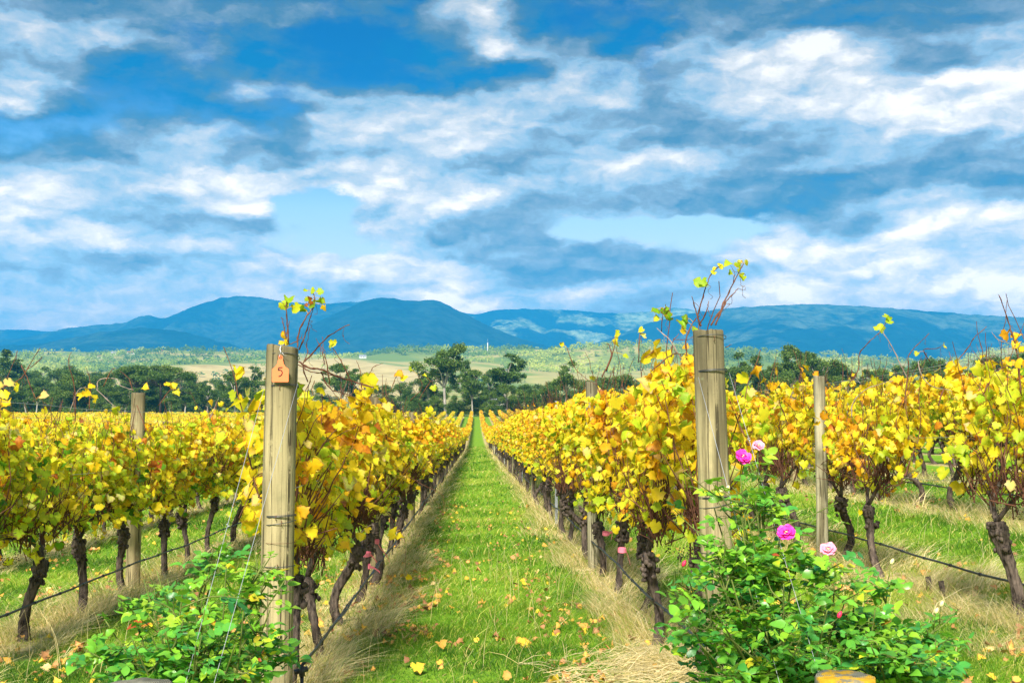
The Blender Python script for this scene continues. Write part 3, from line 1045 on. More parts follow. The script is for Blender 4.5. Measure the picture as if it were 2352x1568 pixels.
right_post = thing('end_post', 'thick split timber end post behind the pink rose bush', 'post', (RP[0], RP[1], rb_), group='row end posts', rot=(0, math.radians(-1.0), 0))
RH = 2.035 - rb_
post_mesh(MB(), RH, .083, seed=8, top_tilt=-.02).build('shaft', M_POST, right_post)
for z, tl, tn in ((RH - .045, (.0, -.012), 1), (RH - .235, (.002, -.006), 2), (RH - .925, (.002, 0), 2), (RH - .965, (.014, .004), 1), (RH - 1.22, (.002, 0), 1)):
    mb = MB(); ring(mb, z, .086, .0022, tl, turns=tn); mb.build('wire_wrap', M_DARKWIRE, right_post)
for a, z in ((-1.5, RH - .05), (-1.6, RH - .93), (-1.4, RH - .965)):
    staple(right_post, a, z, .085)

# the tag
tagp = at(644, 850, 7.04)
tg = thing('number_tag', 'orange plastic tag with handwritten number 5 hanging on the left end post', 'tag', tuple(tagp), rot=(math.radians(-2), 0, math.radians(3)))
W2, Hh = .0480, .038
out_l = [(-W2 + .004, -.045), (-W2, -.041), (-W2, .030), (-W2 + .004, .034), (-.030, .044), (-.019, .062), (-.014, .085), (-.013, .095)]
arc = [(.014 * math.cos(a), .098 + .014 * math.sin(a)) for a in np.linspace(PI * .93, PI * .07, 9)]
out_r = [(-x_, y_) for x_, y_ in out_l[::-1]]
outl = np.array(out_l + arc + out_r)
outl[:, 1] -= .024
n = len(outl); sc_ = 0.95
th_ = .0022
Vf = np.stack([outl[:, 0] * sc_, np.full(n, -th_), outl[:, 1] * sc_], 1); Vb = Vf.copy(); Vb[:, 1] = th_
cf = Vf.mean(0); cb_ = Vb.mean(0)
V = np.concatenate([Vf, Vb, [cf], [cb_]])
T_ = []; Q_ = []
for k in range(n):
    k2 = (k + 1) % n
    T_ += [(2 * n, k, k2), (2 * n + 1, n + k2, n + k)]
    Q_.append((k, n + k, n + k2, k2))
MB().add(V, Q_, T_).build('plate', M_TAG, tg, smooth=False)
mb = MB()
five = [(.010, .014), (.001, .0135), (-.0085, .013), (-.0095, .004), (-.0095, -.001), (-.003, .001), (.005, -.002), (.0095, -.009), (.0085, -.018), (.003, -.026), (-.004, -.030), (-.0085, -.0305)]
seg1 = np.array(five[:5]); seg2 = np.array(five[4:])
for seg in (np.array([(.010, .014), (.002, .0135), (-.0085, .013)]), np.array([(-.0085, .013), (-.0092, .006), (-.0098, -.001)]), seg2):
    sp_ = spline([(a * 1.1, -th_ - .0006, b * 1.1) for a, b in seg], 5)
    tube(mb, sp_, .0030, 6)
mb.build('handwritten_number', M_INK, tg)
mb = MB()
th = np.linspace(0, 2 * PI, 15)
tube(mb, np.stack([.0065 * np.cos(th), np.full(15, -th_), .071 + .0065 * np.sin(th)], 1), .002, 6, cap=False)
mb.build('eyelet', M_RUST, tg)
mb = MB()
tube(mb, spline([(-.004, -.008, .074), (-.006, .0, .085), (.002, -.006, .098), (-.004, .0, .118), (.002, .006, .138)], 5), .0018, 6)
tube(mb, spline([(.006, .0, .098), (.018, -.003, .086), (.034, .0, .080)], 5), .0012, 5)
mb.build('wire_hook', M_STEEL, tg)

# anchor stumps near the camera
stump_l = thing('anchor_post', 'grey weathered sawn-off anchor post at the bottom edge below the left rose bush', 'post', (-1.12, 4.3, gz(-1.12, 4.3)), group='anchor posts')
post_mesh(MB(), .668 - stump_l.location.z, .105, seed=12, wob=.004).build('shaft', M_STUMPGREY, stump_l)
stump_r = thing('anchor_post', 'sawn-off anchor post covered with orange lichen by the right rose bush', 'post', (1.325, 4.55, gz(1.3, 4.55)), group='anchor posts')
post_mesh(MB(), .63 - stump_r.location.z, .108, seed=15, wob=.004).build('shaft', M_STUMPLICHEN, stump_r)


def wire(name, label, cat, pts, rad, mat, group=None, sag=0.0, extra=None):
    mb = MB(); tube(mb, pts, rad, 6)
    o = mb.build(name, mat)
    tag(o, label, cat, group)
    if extra:
        extra(o)
    return o


def knot(o, p, mat=M_STEEL, s=.008):
    mb = MB()
    for k in range(4):
        a = k * 1.6
        tube(mb, [p + np.array([0, 0, -.012 + .006 * k]), p + s * np.array([math.cos(a), math.sin(a), .3 * k - .4])], .0022, 5)
    mb.build('wire_knot', mat, o)


def line(a, b, n=8):
    t_ = np.linspace(0, 1, n)[:, None]
    return np.asarray(a) * (1 - t_) + np.asarray(b) * t_


a0 = at(607, 890, 7.12); a1 = np.array((-1.16, 4.36, gz(-1.1, 4.4) + .05))
o = wire('stay_wire', 'thin pale stay wire running down left from the tagged end post', 'wire', line(a0, a1), .0013, M_WHITEWIRE, 'stay wires')
knot(o, a0 * .62 + a1 * .38)
a0 = at(684, 880, 7.06); a1 = np.array((-1.08, 4.3 + .1, gz(-1.1, 4.4) + .05))
o = wire('stay_wire', 'thin pale stay wire crossing in front of the tagged end post', 'wire', line(a0, a1), .0013, M_WHITEWIRE, 'stay wires')
b0 = at(1604, 866, 6.86); b1 = np.array((1.25, 4.62, gz(1.3, 4.5) + .05))
o = wire('stay_wire', 'thin pale stay wire crossing in front of the right end post', 'wire', line(b0, b1), .0013, M_WHITEWIRE, 'stay wires')
b0 = at(1675, 856, 6.9); b1 = np.array((1.42, 4.62, gz(1.3, 4.5) + .05))
o = wire('stay_wire', 'thin pale stay wire right of the right end post', 'wire', line(b0, b1), .0013, M_WHITEWIRE, 'stay wires')
knot(o, b0 * .8 + b1 * .2); knot(o, b0 * .5 + b1 * .5)

# intermediate posts
pr = np.random.default_rng(21)


def mid_post(x, y, h, rad, mat, label, top=None, sides=18, lean=0.0):
    z = gz(x, y)
    p = thing('trellis_post', label, 'post', (x, y, z), group='posts along the vine rows', rot=(0, lean, 0))
    post_mesh(MB(), h, rad, sides, seed=int(y * 10) + int(abs(x) * 7), top_tilt=-.05).build('shaft', mat, p)
    if y < 22:
        for zz in (h - .42, h - .72):
            mb = MB()
            tube(mb, [(rad * .9, -rad * .2, zz), (rad * 1.25, -rad * .2, zz + .01), (rad * 1.25, -rad * .2, zz - .02), (rad * .9, -rad * .2, zz - .025)], .006, 6)
            mb.build('wire_clip', M_HOSE, p)
            mb = MB()
            tube(mb, [(-rad * .9, -rad * .2, zz), (-rad * 1.25, -rad * .2, zz + .01), (-rad * 1.25, -rad * .2, zz - .02), (-rad * .9, -rad * .2, zz - .025)], .006, 6)
            mb.build('wire_clip', M_HOSE, p)
    return p


def metal_post(x, y, h, label):
    z = gz(x, y)
    p = thing('steel_post', label, 'post', (x, y, z), group='steel posts along the vine rows')
    mb = MB()
    prof = np.array([(-.022, -.012), (.022, -.012), (.022, .0), (.012, .0), (.012, .018), (-.012, .018), (-.012, 0), (-.022, 0)])
    n_ = len(prof)
    V = np.concatenate([np.c_[prof, np.full(n_, -.05)], np.c_[prof, np.full(n_, h)]])
    Q = [(k, (k + 1) % n_, n_ + (k + 1) % n_, n_ + k) for k in range(n_)]
    V = np.concatenate([V, [[0, 0, h]]])
    mb.add(V, Q, [(2 * n_, n_ + k, n_ + (k + 1) % n_) for k in range(n_)])
    mb.build('channel', M_METALPOST, p, smooth=False)
    mb = MB()
    for q in range(16):
        zz = h - .05 - q * .1
        tube(mb, [(-.008, -.013, zz), (.008, -.013, zz)], .004, 4)
    mb.build('notches', M_RUST, p)
    return p


mid_post(1.335, 14.4, 2.10, .068, M_POSTPALE, 'pale split post standing second in the row right of the path')
mid_post(1.40, 15.5, 2.08, .066, M_POST, 'darker post close behind the second post right of the path')
metal_post(1.335, 21.0, 2.05, 'slotted galvanised steel post in the row right of the path')
mid_post(3.64, 13.3, 1.93, .062, M_POSTPALE, 'pale clean round post standing clear in the second row right')
mid_post(6.22, 21.1, 1.9, .066, M_POSTPALE, 'pale post just right of the clear post, one row behind it')
mid_post(-3.64, 13.7, 2.06, .072, M_POST, 'weathered square-topped post in the second row left of the tagged post')
mid_post(-1.11, 14.1, 2.0, .066, M_POST, 'dark post half hidden behind the pink ribbons left of the path')
cnt = {}
for rw in (-1, 1, -2, 2, -3, 3, -4, 4, -5, 5):
    x = ROWS[rw]
    for k in range(2, 13):
        y = 7.1 + 7.42 * k + (abs(rw) * .9 if abs(rw) > 1 else 0)
        if y > 70 and abs(rw) > 2:
            continue
        px = 1093 + F * x / y
        if not (-10 < px < 2360) or (rw == 1 and k == 2):
            continue
        sd_ = 'left' if rw < 0 else 'right'
        c_ = cnt.get(rw, 0); cnt[rw] = c_ + 1
        rn = {1: f'row along the {sd_} side of the path', 2: f'second row {sd_} of the path', 3: f'third row {sd_} of the path',
              4: f'fourth row {sd_} of the path', 5: f'fifth row {sd_} of the path'}[abs(rw)]
        lab = f'{ORD[c_]} small far timber post in the {rn}'
        if rw == 1 and k % 3 == 1:
            metal_post(x, y, 2.05, f'thin distant steel post right of the path, {ORD[c_]} far post back')
        else:
            mid_post(x, y, 1.9 + pr.uniform(-.05, .08), .06, M_POSTPALE if pr.random() < .6 else M_POST, lab, sides=10)

# trellis wires, and black drip hose with emitter bands, row by row
for rw in (-1, 1, -2, 2, -3, 3):
    x = ROWS[rw]
    y0 = {-1: 7.2, 1: 7.0}.get(rw, 6.0)
    ys = np.arange(y0, 62, .75)
    sd_ = 'left' if rw < 0 else 'right'
    rn = {1: f'first row {sd_} of the path', 2: f'second row {sd_} of the path', 3: f'third row {sd_} of the path'}[abs(rw)]
    for nm, hh, wx in (('top', 1.86, 0.0), ('middle', 1.28, .07), ('lowest', .93, -.02)):
        sag = .015 * np.sin(ys * 2 * PI / 7.4)
        P = np.stack([np.full_like(ys, x + wx), ys, g(x, ys) + hh + sag], 1)
        wire('trellis_wire', f'{nm} galvanised trellis wire of the {rn}', 'wire', P, .0022, M_STEEL, 'trellis wires')
    hx = {-1: .10, 1: -.02}.get(rw, .07)
    hh = {-1: .24, 1: .30, -2: .30, 2: .26}.get(rw, .3)
    ys = np.arange(y0 + (.25 if rw == -1 else 0), 62, .3)
    P = np.stack([x + hx + .006 * np.sin(ys * 1.7), ys, g(x, ys + 0) * 0 + np.interp(ys, [6, 14, 37, 62], [gz(x, 6), gz(x, 14), gz(x, 37), gz(x, 62)]) + hh + .004 * np.sin(ys * 4.4) + .008 * np.sin(ys * 1.1)], 1)
    mb = MB(); tube(mb, P, .0095, 8)
    o = tag(mb.build('drip_hose', M_HOSE), f'black irrigation hose strung low along the {rn}', 'hose', 'drip hoses')
    for yy in np.arange(y0 + .4, 26, .62):
        mb = MB()
        k = np.searchsorted(ys, yy)
        if k + 1 >= len(P):
            break
        a, b = P[k], P[k + 1]
        d = (b - a) / np.linalg.norm(b - a)
        tube(mb, [a, a + d * .035], .0135, 8)
        mb.build('clip_band', M_HOSE, o)
# paired thin hose lying on the first one, left of the path, and its riser
ys = np.arange(7.45, 24, .3)
P = np.stack([XL0 + .122 + .01 * np.sin(ys * 2.1), ys, np.interp(ys, [6, 14, 37], [gz(XL0, 6), gz(XL0, 14), gz(XL0, 37)]) + .262 + .006 * np.sin(ys * 4.4)], 1)
mb = MB(); tube(mb, P, .006, 6)
tag(mb.build('drip_hose', M_HOSE), 'thinner second hose clipped alongside the first in the row left of path', 'hose', 'drip hoses')
rz_ = gz(XL0 + .12, 7.5)
ri = thing('hose_riser', 'upright black riser pipe and elbow right beside the foot of tagged post', 'pipe', (XL0 + .11, 7.42, rz_))
mb = MB(); tube(mb, [(0, 0, -.02), (0, 0, .22)], .011, 10); mb.build('pipe', M_HOSE, ri)
mb = MB(); tube(mb, [(0, 0, .20), (0, 0, .235), (.0, .01, .25)], .018, 10); tube(mb, [(-.045, -.005, .222), (.03, .02, .238)], .016, 10); mb.build('elbow', M_HOSE, ri)
mb = MB(); tube(mb, spline([(-.05, .03, .24), (0, -.02, .29), (.05, .02, .27), (.03, .04, .23)], 5), .0035, 6); mb.build('tie_wire', M_STEEL, ri)

# pink ribbons


def ribbon(label, x, y, z, rad, tails):
    rt = thing('ribbon', label, 'ribbon', (x, y, z), group='pink marker ribbons')
    th = np.linspace(0, 2 * PI, 17)
    V = []
    for t_ in th:
        for dz in (-.017, .017):
            V.append((.82 * rad * math.cos(t_), rad * math.sin(t_), dz + .006 * math.sin(t_)))
    Q = [(2 * k, 2 * k + 2, 2 * k + 3, 2 * k + 1) for k in range(16)]
    MB().add(V, Q).build('loop', M_RIBBON, rt)
    for pts in tails:
        sp_ = spline(pts, 6)
        V = []
        for k, p in enumerate(sp_):
            w = .011
            V += [p + np.array([0, -w * .3, w]), p + np.array([w * .3, w * .3, -w])]
        MB().add(V, [(2 * k, 2 * k + 2, 2 * k + 3, 2 * k + 1) for k in range(len(sp_) - 1)]).build('tail', M_RIBBON, rt)


def on_row(px, py, x):
    y = x * F / (px - 1093)
    return at(px, py, y)


p = on_row(866, 1243, XL0 + .12)
ribbon('upper pink ribbon with a long tail, tied on the hose left of path', p[0], p[1], p[2], .028, [[(0, -.02, 0), (.03, -.05, -.05), (.09, -.07, -.12), (.13, -.09, -.19)]])
p = on_row(842, 1272, XL0 + .07)
ribbon('pink band round the leaning trunk beneath the long ribbon', p[0], p[1], p[2], .052, [[(.04, -.03, 0), (.07, -.05, -.03), (.10, -.05, -.07)]])
p = on_row(848, 1300, XL0 + .12)
ribbon('lowest short pink ribbon on the hose left of path', p[0], p[1], p[2], .016, [[(0, -.01, 0), (.05, -.02, -.015), (.10, -.03, -.05)]])
p = on_row(1428, 1262, XR0 + .02)
ribbon('pink band round a dark trunk right of the path', p[0], p[1] - .02, p[2], .048, [[(.03, -.04, 0), (.05, -.05, -.06), (.07, -.04, -.13)]])
p = on_row(1391, 1224, XR0 + .03)
ribbon('pink bow behind the pale split post right of the path', p[0], p[1] - .02, p[2], .045, [[(.03, -.04, 0), (.06, -.06, .02), (.05, -.05, -.06)]])

# ------------------------------------------------------------------ canes drawn against the sky


def zc(cx, cy, sc, ox, oy):
    return (ox + sc * cx, oy + sc * cy)


def cane(parent_key, pts, Y, lv=(), rad=.004, seed=0, grey=False, tint=(.12, .3), size=.036, frm=None, endr=.4, tend=True):
    """pts in picture pixels; Y a number or a row x-coordinate given as ('row', x)"""
    ox, oy, sc = frm
    r = np.random.default_rng(seed + 1000)
    W = []

    def w(p):
        px, py = ox + sc * p[0], oy + sc * p[1]
        if isinstance(Y, tuple):
            yy = Y[1] * F / (px - 1093)
            yy = np.clip(yy, Y[2], Y[3])
        else:
            yy = Y
        return at(px, py, yy)
    for k, p in enumerate(pts):
        W.append(w(p) + np.array([0, r.normal(0, .012), 0]))
    sp_ = spline(W, 5)
    sp_ += r.normal(0, .0015, sp_.shape)
    v = VINE[parent_key]
    M = Matrix.Translation(v.location) @ v.rotation_euler.to_matrix().to_4x4() @ Matrix.Diagonal((*v.scale, 1))
    Mi = np.array(M.inverted())

    def loc(V_):
        V_ = np.asarray(V_, float).reshape(-1, 3)
        return V_ @ Mi[:3, :3].T + Mi[:3, 3]
    mb = MB(); sp_l = sp_
    R_ = np.linspace(rad, rad * endr, len(sp_l))
    for k in range(3, len(R_), 4):
        R_[k] *= 1.5
    tube(mb, sp_l, R_, 6)
    if tend:
        for k in range(1):
            a = sp_l[r.integers(len(sp_l) // 2, len(sp_l))]
            T_ = [a]
            for q in range(5):
                T_.append(T_[-1] + np.array([r.normal(.005, .012), r.normal(0, .006), r.normal(-.018, .012)]))
            tube(mb, spline(T_, 4), .0012, 4, cap=False)
    mb.V = [loc(v_) for v_ in mb.V]
    mb.build('cane', M_CANEGREY if grey else M_CANE, v)
    if lv:
        fb = MB(); pos = []; sz_ = []; tn = []
        for L in lv:
            q = w(L[:2])
            pos.append(q); sz_.append((L[2] if len(L) > 2 else size)); tn.append(L[3] if len(L) > 3 else r.uniform(*tint))
        N = len(pos)
        pos = np.array(pos)
        nrm = np.stack([r.normal(0, .7, N), -np.ones(N) * .7, r.normal(0.3, .6, N)], 1)
        tp = np.stack([r.normal(0, .8, N), r.normal(0, .3, N), r.normal(-.4, .5, N)], 1)
        leaves(fb, pos, nrm, tp, np.array(sz_), np.array(tn), TV, r, .55)
        for q in pos:   # leaf stalks
            d_ = np.linalg.norm(sp_ - q, axis=1); b = sp_[d_.argmin()]
            if d_.min() < .16:
                tube(fb, [b, (b + q) / 2 + [0, 0, .008], q], .0013, 4, A=(.72, 0, .4), cap=False)
        fb.V = [loc(v_) for v_ in fb.V]
        fb.build('cane_leaves', M_VLEAF, v)


FL = (580.7, 653.3, .2778)      # left end post
KL = (-1, 0)
cane(KL, [(295, 495), (285, 330), (278, 180), (285, 135)], 7.3, [(250, 165, .032, .3), (295, 120, .034, .15), (352, 188, .040, .3), (285, 150, .03, .25)], frm=FL, seed=1, rad=.0048)
cane(KL, [(285, 495), (262, 350), (235, 272)], 7.3, [(245, 425, .03, .72), (270, 465, .028, .5), (238, 478, .022, .5)], frm=FL, seed=2, rad=.004)
cane(KL, [(370, 520), (385, 390), (450, 260), (500, 190), (512, 110), (480, 55)], 7.32, [(420, 200, .034, .12), (475, 130, .034, .9), (505, 160, .040, .14), (560, 125, .028, .18), (592, 188, .026, .7), (482, 42, .026, .28), (550, 62, .026, .2), (440, 55, .02, .2), (437, 120, .02, .2), (438, 170, .015, .95)], frm=FL, seed=3, rad=.0048)
cane(KL, [(380, 540), (430, 430), (470, 280), (505, 185)], 7.36, frm=FL, seed=4, rad=.0044)
cane(KL, [(300, 495), (390, 455), (410, 410)], 7.33, frm=FL, seed=5, rad=.003)
cane(KL, [(450, 800), (420, 680), (452, 560), (442, 500), (470, 350)], 7.5, frm=FL, seed=6)
cane(KL, [(430, 640), (520, 540), (600, 450), (720, 365), (800, 332)], 7.5, frm=FL, seed=7, rad=.0048)
cane(KL, [(640, 820), (612, 640), (580, 540), (575, 430)], 7.7, frm=FL, seed=8)
cane(KL, [(820, 830), (750, 670), (690, 570), (652, 500)], 7.8, [(628, 512, .034, .26), (662, 475, .028, .4)], frm=FL, seed=9)
cane(KL, [(600, 660), (560, 520), (520, 445)], 7.7, frm=FL, seed=10, rad=.003)
cane(KL, [(380, 640), (470, 690), (560, 700), (700, 760), (830, 800), (1000, 850)], 7.8, frm=FL, seed=11, rad=.006, endr=.8)
cane(KL, [(380, 660), (480, 720), (620, 740), (760, 780)], 7.8, frm=FL, seed=12, rad=.004)
cane(KL, [(560, 720), (640, 860), (760, 900), (930, 970)], 7.8, frm=FL, seed=13, rad=.004)
cane((-1, 1), [(900, 850), (890, 720), (858, 628)], 9.3, [(930, 770, .055, .3), (925, 775, .03, .3)], frm=FL, seed=14, rad=.0035)
cane((-1, 1), [(960, 880), (985, 700), (1080, 650)], 9.3, frm=FL, seed=15, rad=.0035)
cane((-1, 2), [(1140, 880), (1180, 770), (1210, 720)], 10.6, [(1200, 745, .05, .84), (1260, 775, .045, .45)], frm=FL, seed=16, rad=.0035)
cane((-1, 3), [(1300, 960), (1400, 850), (1360, 740)], 12.4, [(1300, 700, .035, .3)], frm=FL, seed=17, rad=.004)
cane((-1, 4), [(1380, 940), (1470, 800), (1490, 830)], 13.5, [(1490, 850, .045, .25), (1415, 755, .03, .3)], frm=FL, seed=18, rad=.004)
cane(KL, [(520, 1420), (620, 1270), (700, 1190)], 7.6, frm=FL, seed=19, rad=.005, grey=False)
cane(KL, [(430, 1480), (560, 1330), (700, 1250), (860, 1170)], 7.8, frm=FL, seed=20, rad=.004)
# the bright leaves hanging beside the hose
FQ = (580.7, 1088.9, .3054)
cane((-1, 1), [(740, 500), (880, 385), (915, 400), (900, 450)], 9.3, [(870, 415, .035, .6), (800, 480, .04, .5)], frm=FQ, seed=21, rad=.004, grey=True)
cane((-1, 3), [(880, 60), (960, 220), (1080, 380), (1140, 480), (1150, 720)], 11.5, [(1065, 440, .075, .5), (1110, 470, .05, .5), (1040, 465, .04, .45), (1170, 770, .04, .62)], frm=FQ, seed=22, rad=.003)
cane((-1, 5), [(1180, 20), (1300, 90), (1420, 150), (1440, 230)], 15, frm=FQ, seed=23, rad=.004)

FR = (1379.2, 566.2, .3334)
KR = (1, 0)
cane(KR, [(692, 550), (672, 480), (700, 370), (735, 260), (770, 180), (830, 130)], 7.12, [(690, 240, .045, .16), (715, 265, .042, .18), (780, 175, .022, .3), (835, 135, .026, .4), (780, 150, .016, .4)], frm=FR, seed=31, rad=.0046)
cane(KR, [(690, 550), (658, 430), (625, 345)], 7.12, frm=FR, seed=32, rad=.0046)
cane(KR, [(688, 540), (730, 430), (747, 370)], 7.12, frm=FR, seed=33, rad=.004)
cane(KR, [(756, 545), (830, 430), (880, 330), (920, 240), (990, 115)], 7.15, [(885, 108, .034, .28), (945, 118, .026, .3), (1010, 102, .026, .4), (975, 210, .032, .32), (885, 178, .022, .2), (955, 160, .024, .3), (965, 100, .02, .7)], frm=FR, seed=34, rad=.0052)
cane(KR, [(788, 545), (840, 430), (890, 350), (950, 290)], 7.15, frm=FR, seed=35, rad=.005)
cane(KR, [(945, 290), (990, 300), (998, 275), (960, 265)], 7.15, frm=FR, seed=36, rad=.0014)
cane(KR, [(915, 245), (920, 180), (890, 130)], 7.15, frm=FR, seed=37, rad=.002)
cane(KR, [(640, 800), (655, 660), (680, 560)], 7.3, frm=FR, seed=38, rad=.006)
cane(KR, [(590, 780), (588, 640), (640, 520), (680, 480)], 7.3, [(560, 515, .036, .14), (600, 495, .034, .14), (645, 572, .038, .22), (560, 575, .034, .7), (590, 700, .026, .8)], frm=FR, seed=39, rad=.005)
cane(KR, [(558, 775), (480, 650), (390, 560)], 7.5, frm=FR, seed=40, rad=.0048, grey=True)
cane(KR, [(490, 760), (495, 660), (540, 600)], 7.5, frm=FR, seed=41, rad=.004)
cane(KR, [(422, 585), (425, 460), (440, 420)], 7.6, [(388, 432, .036, .14), (440, 440, .03, .12), (472, 485, .034, .16), (395, 500, .03, .3), (450, 420, .024, .14)], frm=FR, seed=42, rad=.0026)
cane((1, 1), [(262, 800), (270, 600), (285, 640)], 9.0, [(282, 572, .03, .36), (298, 612, .036, .2)], frm=FR, seed=43, rad=.004)
cane((1, 2), [(40, 860), (92, 700), (100, 625)], 11, [(122, 600, .045, .35), (110, 655, .045, .5), (175, 755, .035, .3)], frm=FR, seed=44, rad=.006)
cane((1, 2), [(10, 900), (70, 760), (60, 680), (40, 670)], 11, frm=FR, seed=45, rad=.006)
cane(KR, [(350, 860), (480, 750), (560, 740), (650, 770)], 7.4, frm=FR, seed=46, rad=.004)
cane(KR, [(500, 640), (600, 640), (660, 600)], 7.3, frm=FR, seed=47, rad=.0025)
cane(KR, [(380, 700), (340, 740), (270, 790)], 8.2, [(385, 690, .06, .62), (340, 740, .055, .6), (300, 760, .05, .55), (400, 730, .05, .6)], frm=FR, seed=48, rad=.004)
cane((1, 3), [(-230, 700), (-180, 830), (-110, 900), (-20, 960)], 12.5, [(-268, 668, .03, .4)], frm=FR, seed=49, rad=.004)
cane(KR, [(870, 690), (905, 675)], 7.1, frm=FR, seed=50, rad=.003, tend=False)
cane(KR, [(1020, 1370), (960, 1220), (890, 1050)], 7.3, frm=FR, seed=51, rad=.006)

FRR = (1843.8, 653.3, .2778)
R2 = ('row', 3.78, 8.6, 13.0)
cane((2, 2), [(380, 830), (460, 700), (470, 570), (540, 480), (640, 385), (692, 300)], 11.2, [(640, 360, .055, .3), (692, 265, .05, .3), (716, 302, .045, .2)], frm=FRR, seed=61, rad=.0055)
cane((2, 2), [(870, 780), (800, 640), (740, 520), (670, 420), (665, 380)], 10.8, frm=FRR, seed=62, rad=.0055, grey=True)
cane((2, 2), [(840, 1000), (870, 700), (870, 590), (950, 500), (1042, 402)], 10.6, frm=FRR, seed=63, rad=.005)
cane((2, 0), [(1120, 1000), (1180, 840), (1240, 690), (1350, 540), (1410, 440), (1522, 345)], 9.8, [(1240, 730, .06, .62), (1200, 790, .055, .5)], frm=FRR, seed=64, rad=.0055)
cane((2, 0), [(1480, 930), (1550, 770), (1650, 690), (1829, 660)], 9.2, frm=FRR, seed=65, rad=.006)
cane((2, 0), [(1800, 900), (1780, 600), (1740, 430), (1700, 280), (1625, 85)], 8.9, [(1690, 408, .055, .8), (1762, 430, .05, .7), (1770, 490, .045, .6), (1808, 520, .04, .5)], frm=FRR, seed=66, rad=.007)
cane((2, 0), [(1700, 480), (1620, 455), (1560, 390)], 9.0, frm=FRR, seed=67, rad=.004, grey=True)
cane((2, 2), [(1060, 640), (1000, 540), (1100, 530), (1165, 500)], 10.4, [(1168, 498, .035, .35), (945, 568, .028, .3)], frm=FRR, seed=68, rad=.004)
cane((2, 2), [(960, 640), (980, 740), (1060, 840), (1200, 870), (1320, 920)], 10.2, frm=FRR, seed=69, rad=.0045, grey=True)
cane((2, 0), [(1170, 650), (1300, 700), (1360, 800)], 9.8, frm=FRR, seed=70, rad=.0045, grey=True)
cane((2, 2), [(410, 1100), (420, 980), (520, 870), (750, 790)], 11, frm=FRR, seed=71, rad=.005, grey=True)
for kk, (xa, ya, xb, yb) in enumerate([(330, 800, 310, 580), (400, 760, 400, 590), (1355, 800, 1358, 560), (1210, 650, 1212, 550), (1500, 760, 1580, 560), (1505, 690, 1507, 540), (620, 720, 640, 600), (250, 830, 300, 850)]):
    cane((2, 2) if xa < 1000 else (2, 0), [(xa, ya), ((xa + xb) / 2 + 8, (ya + yb) / 2), (xb, yb)], 11.5 if xa < 1000 else 9.8, frm=FRR, seed=80 + kk, rad=.003)

FLL = (0.0, 653.3, .3086)
cane((-2, 1), [(-80, 830), (0, 770), (150, 705), (210, 620), (295, 472)], 10.3, [(60, 880, .06, .6), (20, 900, .06, .62), (140, 760, .05, .4)], frm=FLL, seed=91, rad=.006)
cane((-2, 1), [(160, 600), (200, 690), (245, 800), (280, 860)], 10.6, [(315, 820, .05, .7)], frm=FLL, seed=92, rad=.005)
cane((-2, 2), [(552, 1050), (560, 800), (510, 575), (525, 500)], 11.8, frm=FLL, seed=93, rad=.0055)
cane((-2, 2), [(320, 540), (240, 610), (180, 650)], 10.6, frm=FLL, seed=94, rad=.004)
cane((-2, 2), [(515, 950), (560, 830), (590, 780), (640, 760)], 11.8, [(600, 830, .05, .5), (640, 800, .05, .7)], frm=FLL, seed=95, rad=.004, grey=True)
cane((-2, 3), [(720, 790), (740, 710), (850, 700), (900, 755), (1000, 785)], 12.2, frm=FLL, seed=96, rad=.0055, grey=True)
cane((-2, 3), [(665, 930), (670, 720), (635, 610)], 12.2, [(690, 745, .05, .6), (720, 850, .05, .55)], frm=FLL, seed=97, rad=.0055)
cane((-2, 3), [(770, 760), (830, 640), (870, 620)], 12.2, frm=FLL, seed=98, rad=.005)
cane((-2, 3), [(990, 790), (960, 700), (895, 645)], 12.6, frm=FLL, seed=99, rad=.005)
cane((-2, 3), [(720, 780), (830, 890), (900, 960)], 12.2, [(850, 930, .06, .3), (1070, 760, .055, .5)], frm=FLL, seed=100, rad=.005, grey=True)
cane((-2, 4), [(1020, 900), (1100, 1100), (1160, 1180)], 13.4, [(1140, 1350, .055, .93), (1185, 1340, .05, .96), (1160, 1390, .05, .95), (1195, 1310, .04, .97), (1130, 1335, .045, .92)], frm=FLL, seed=101, rad=.005)
cane((-2, 4), [(1180, 900), (1260, 790), (1330, 780)], 14, [(1275, 750, .06, .5), (1310, 790, .05, .4), (1245, 740, .05, .6)], frm=FLL, seed=102, rad=.005)
cane((-2, 6), [(1960, 920), (1850, 850)], 14.5, [(1850, 845, .035, .4)], frm=FLL, seed=103, rad=.004)
cane((-2, 6), [(1600, 920), (1560, 1000), (1630, 840)], 16, frm=FLL, seed=104, rad=.005, grey=True)

# ------------------------------------------------------------------ rose bushes


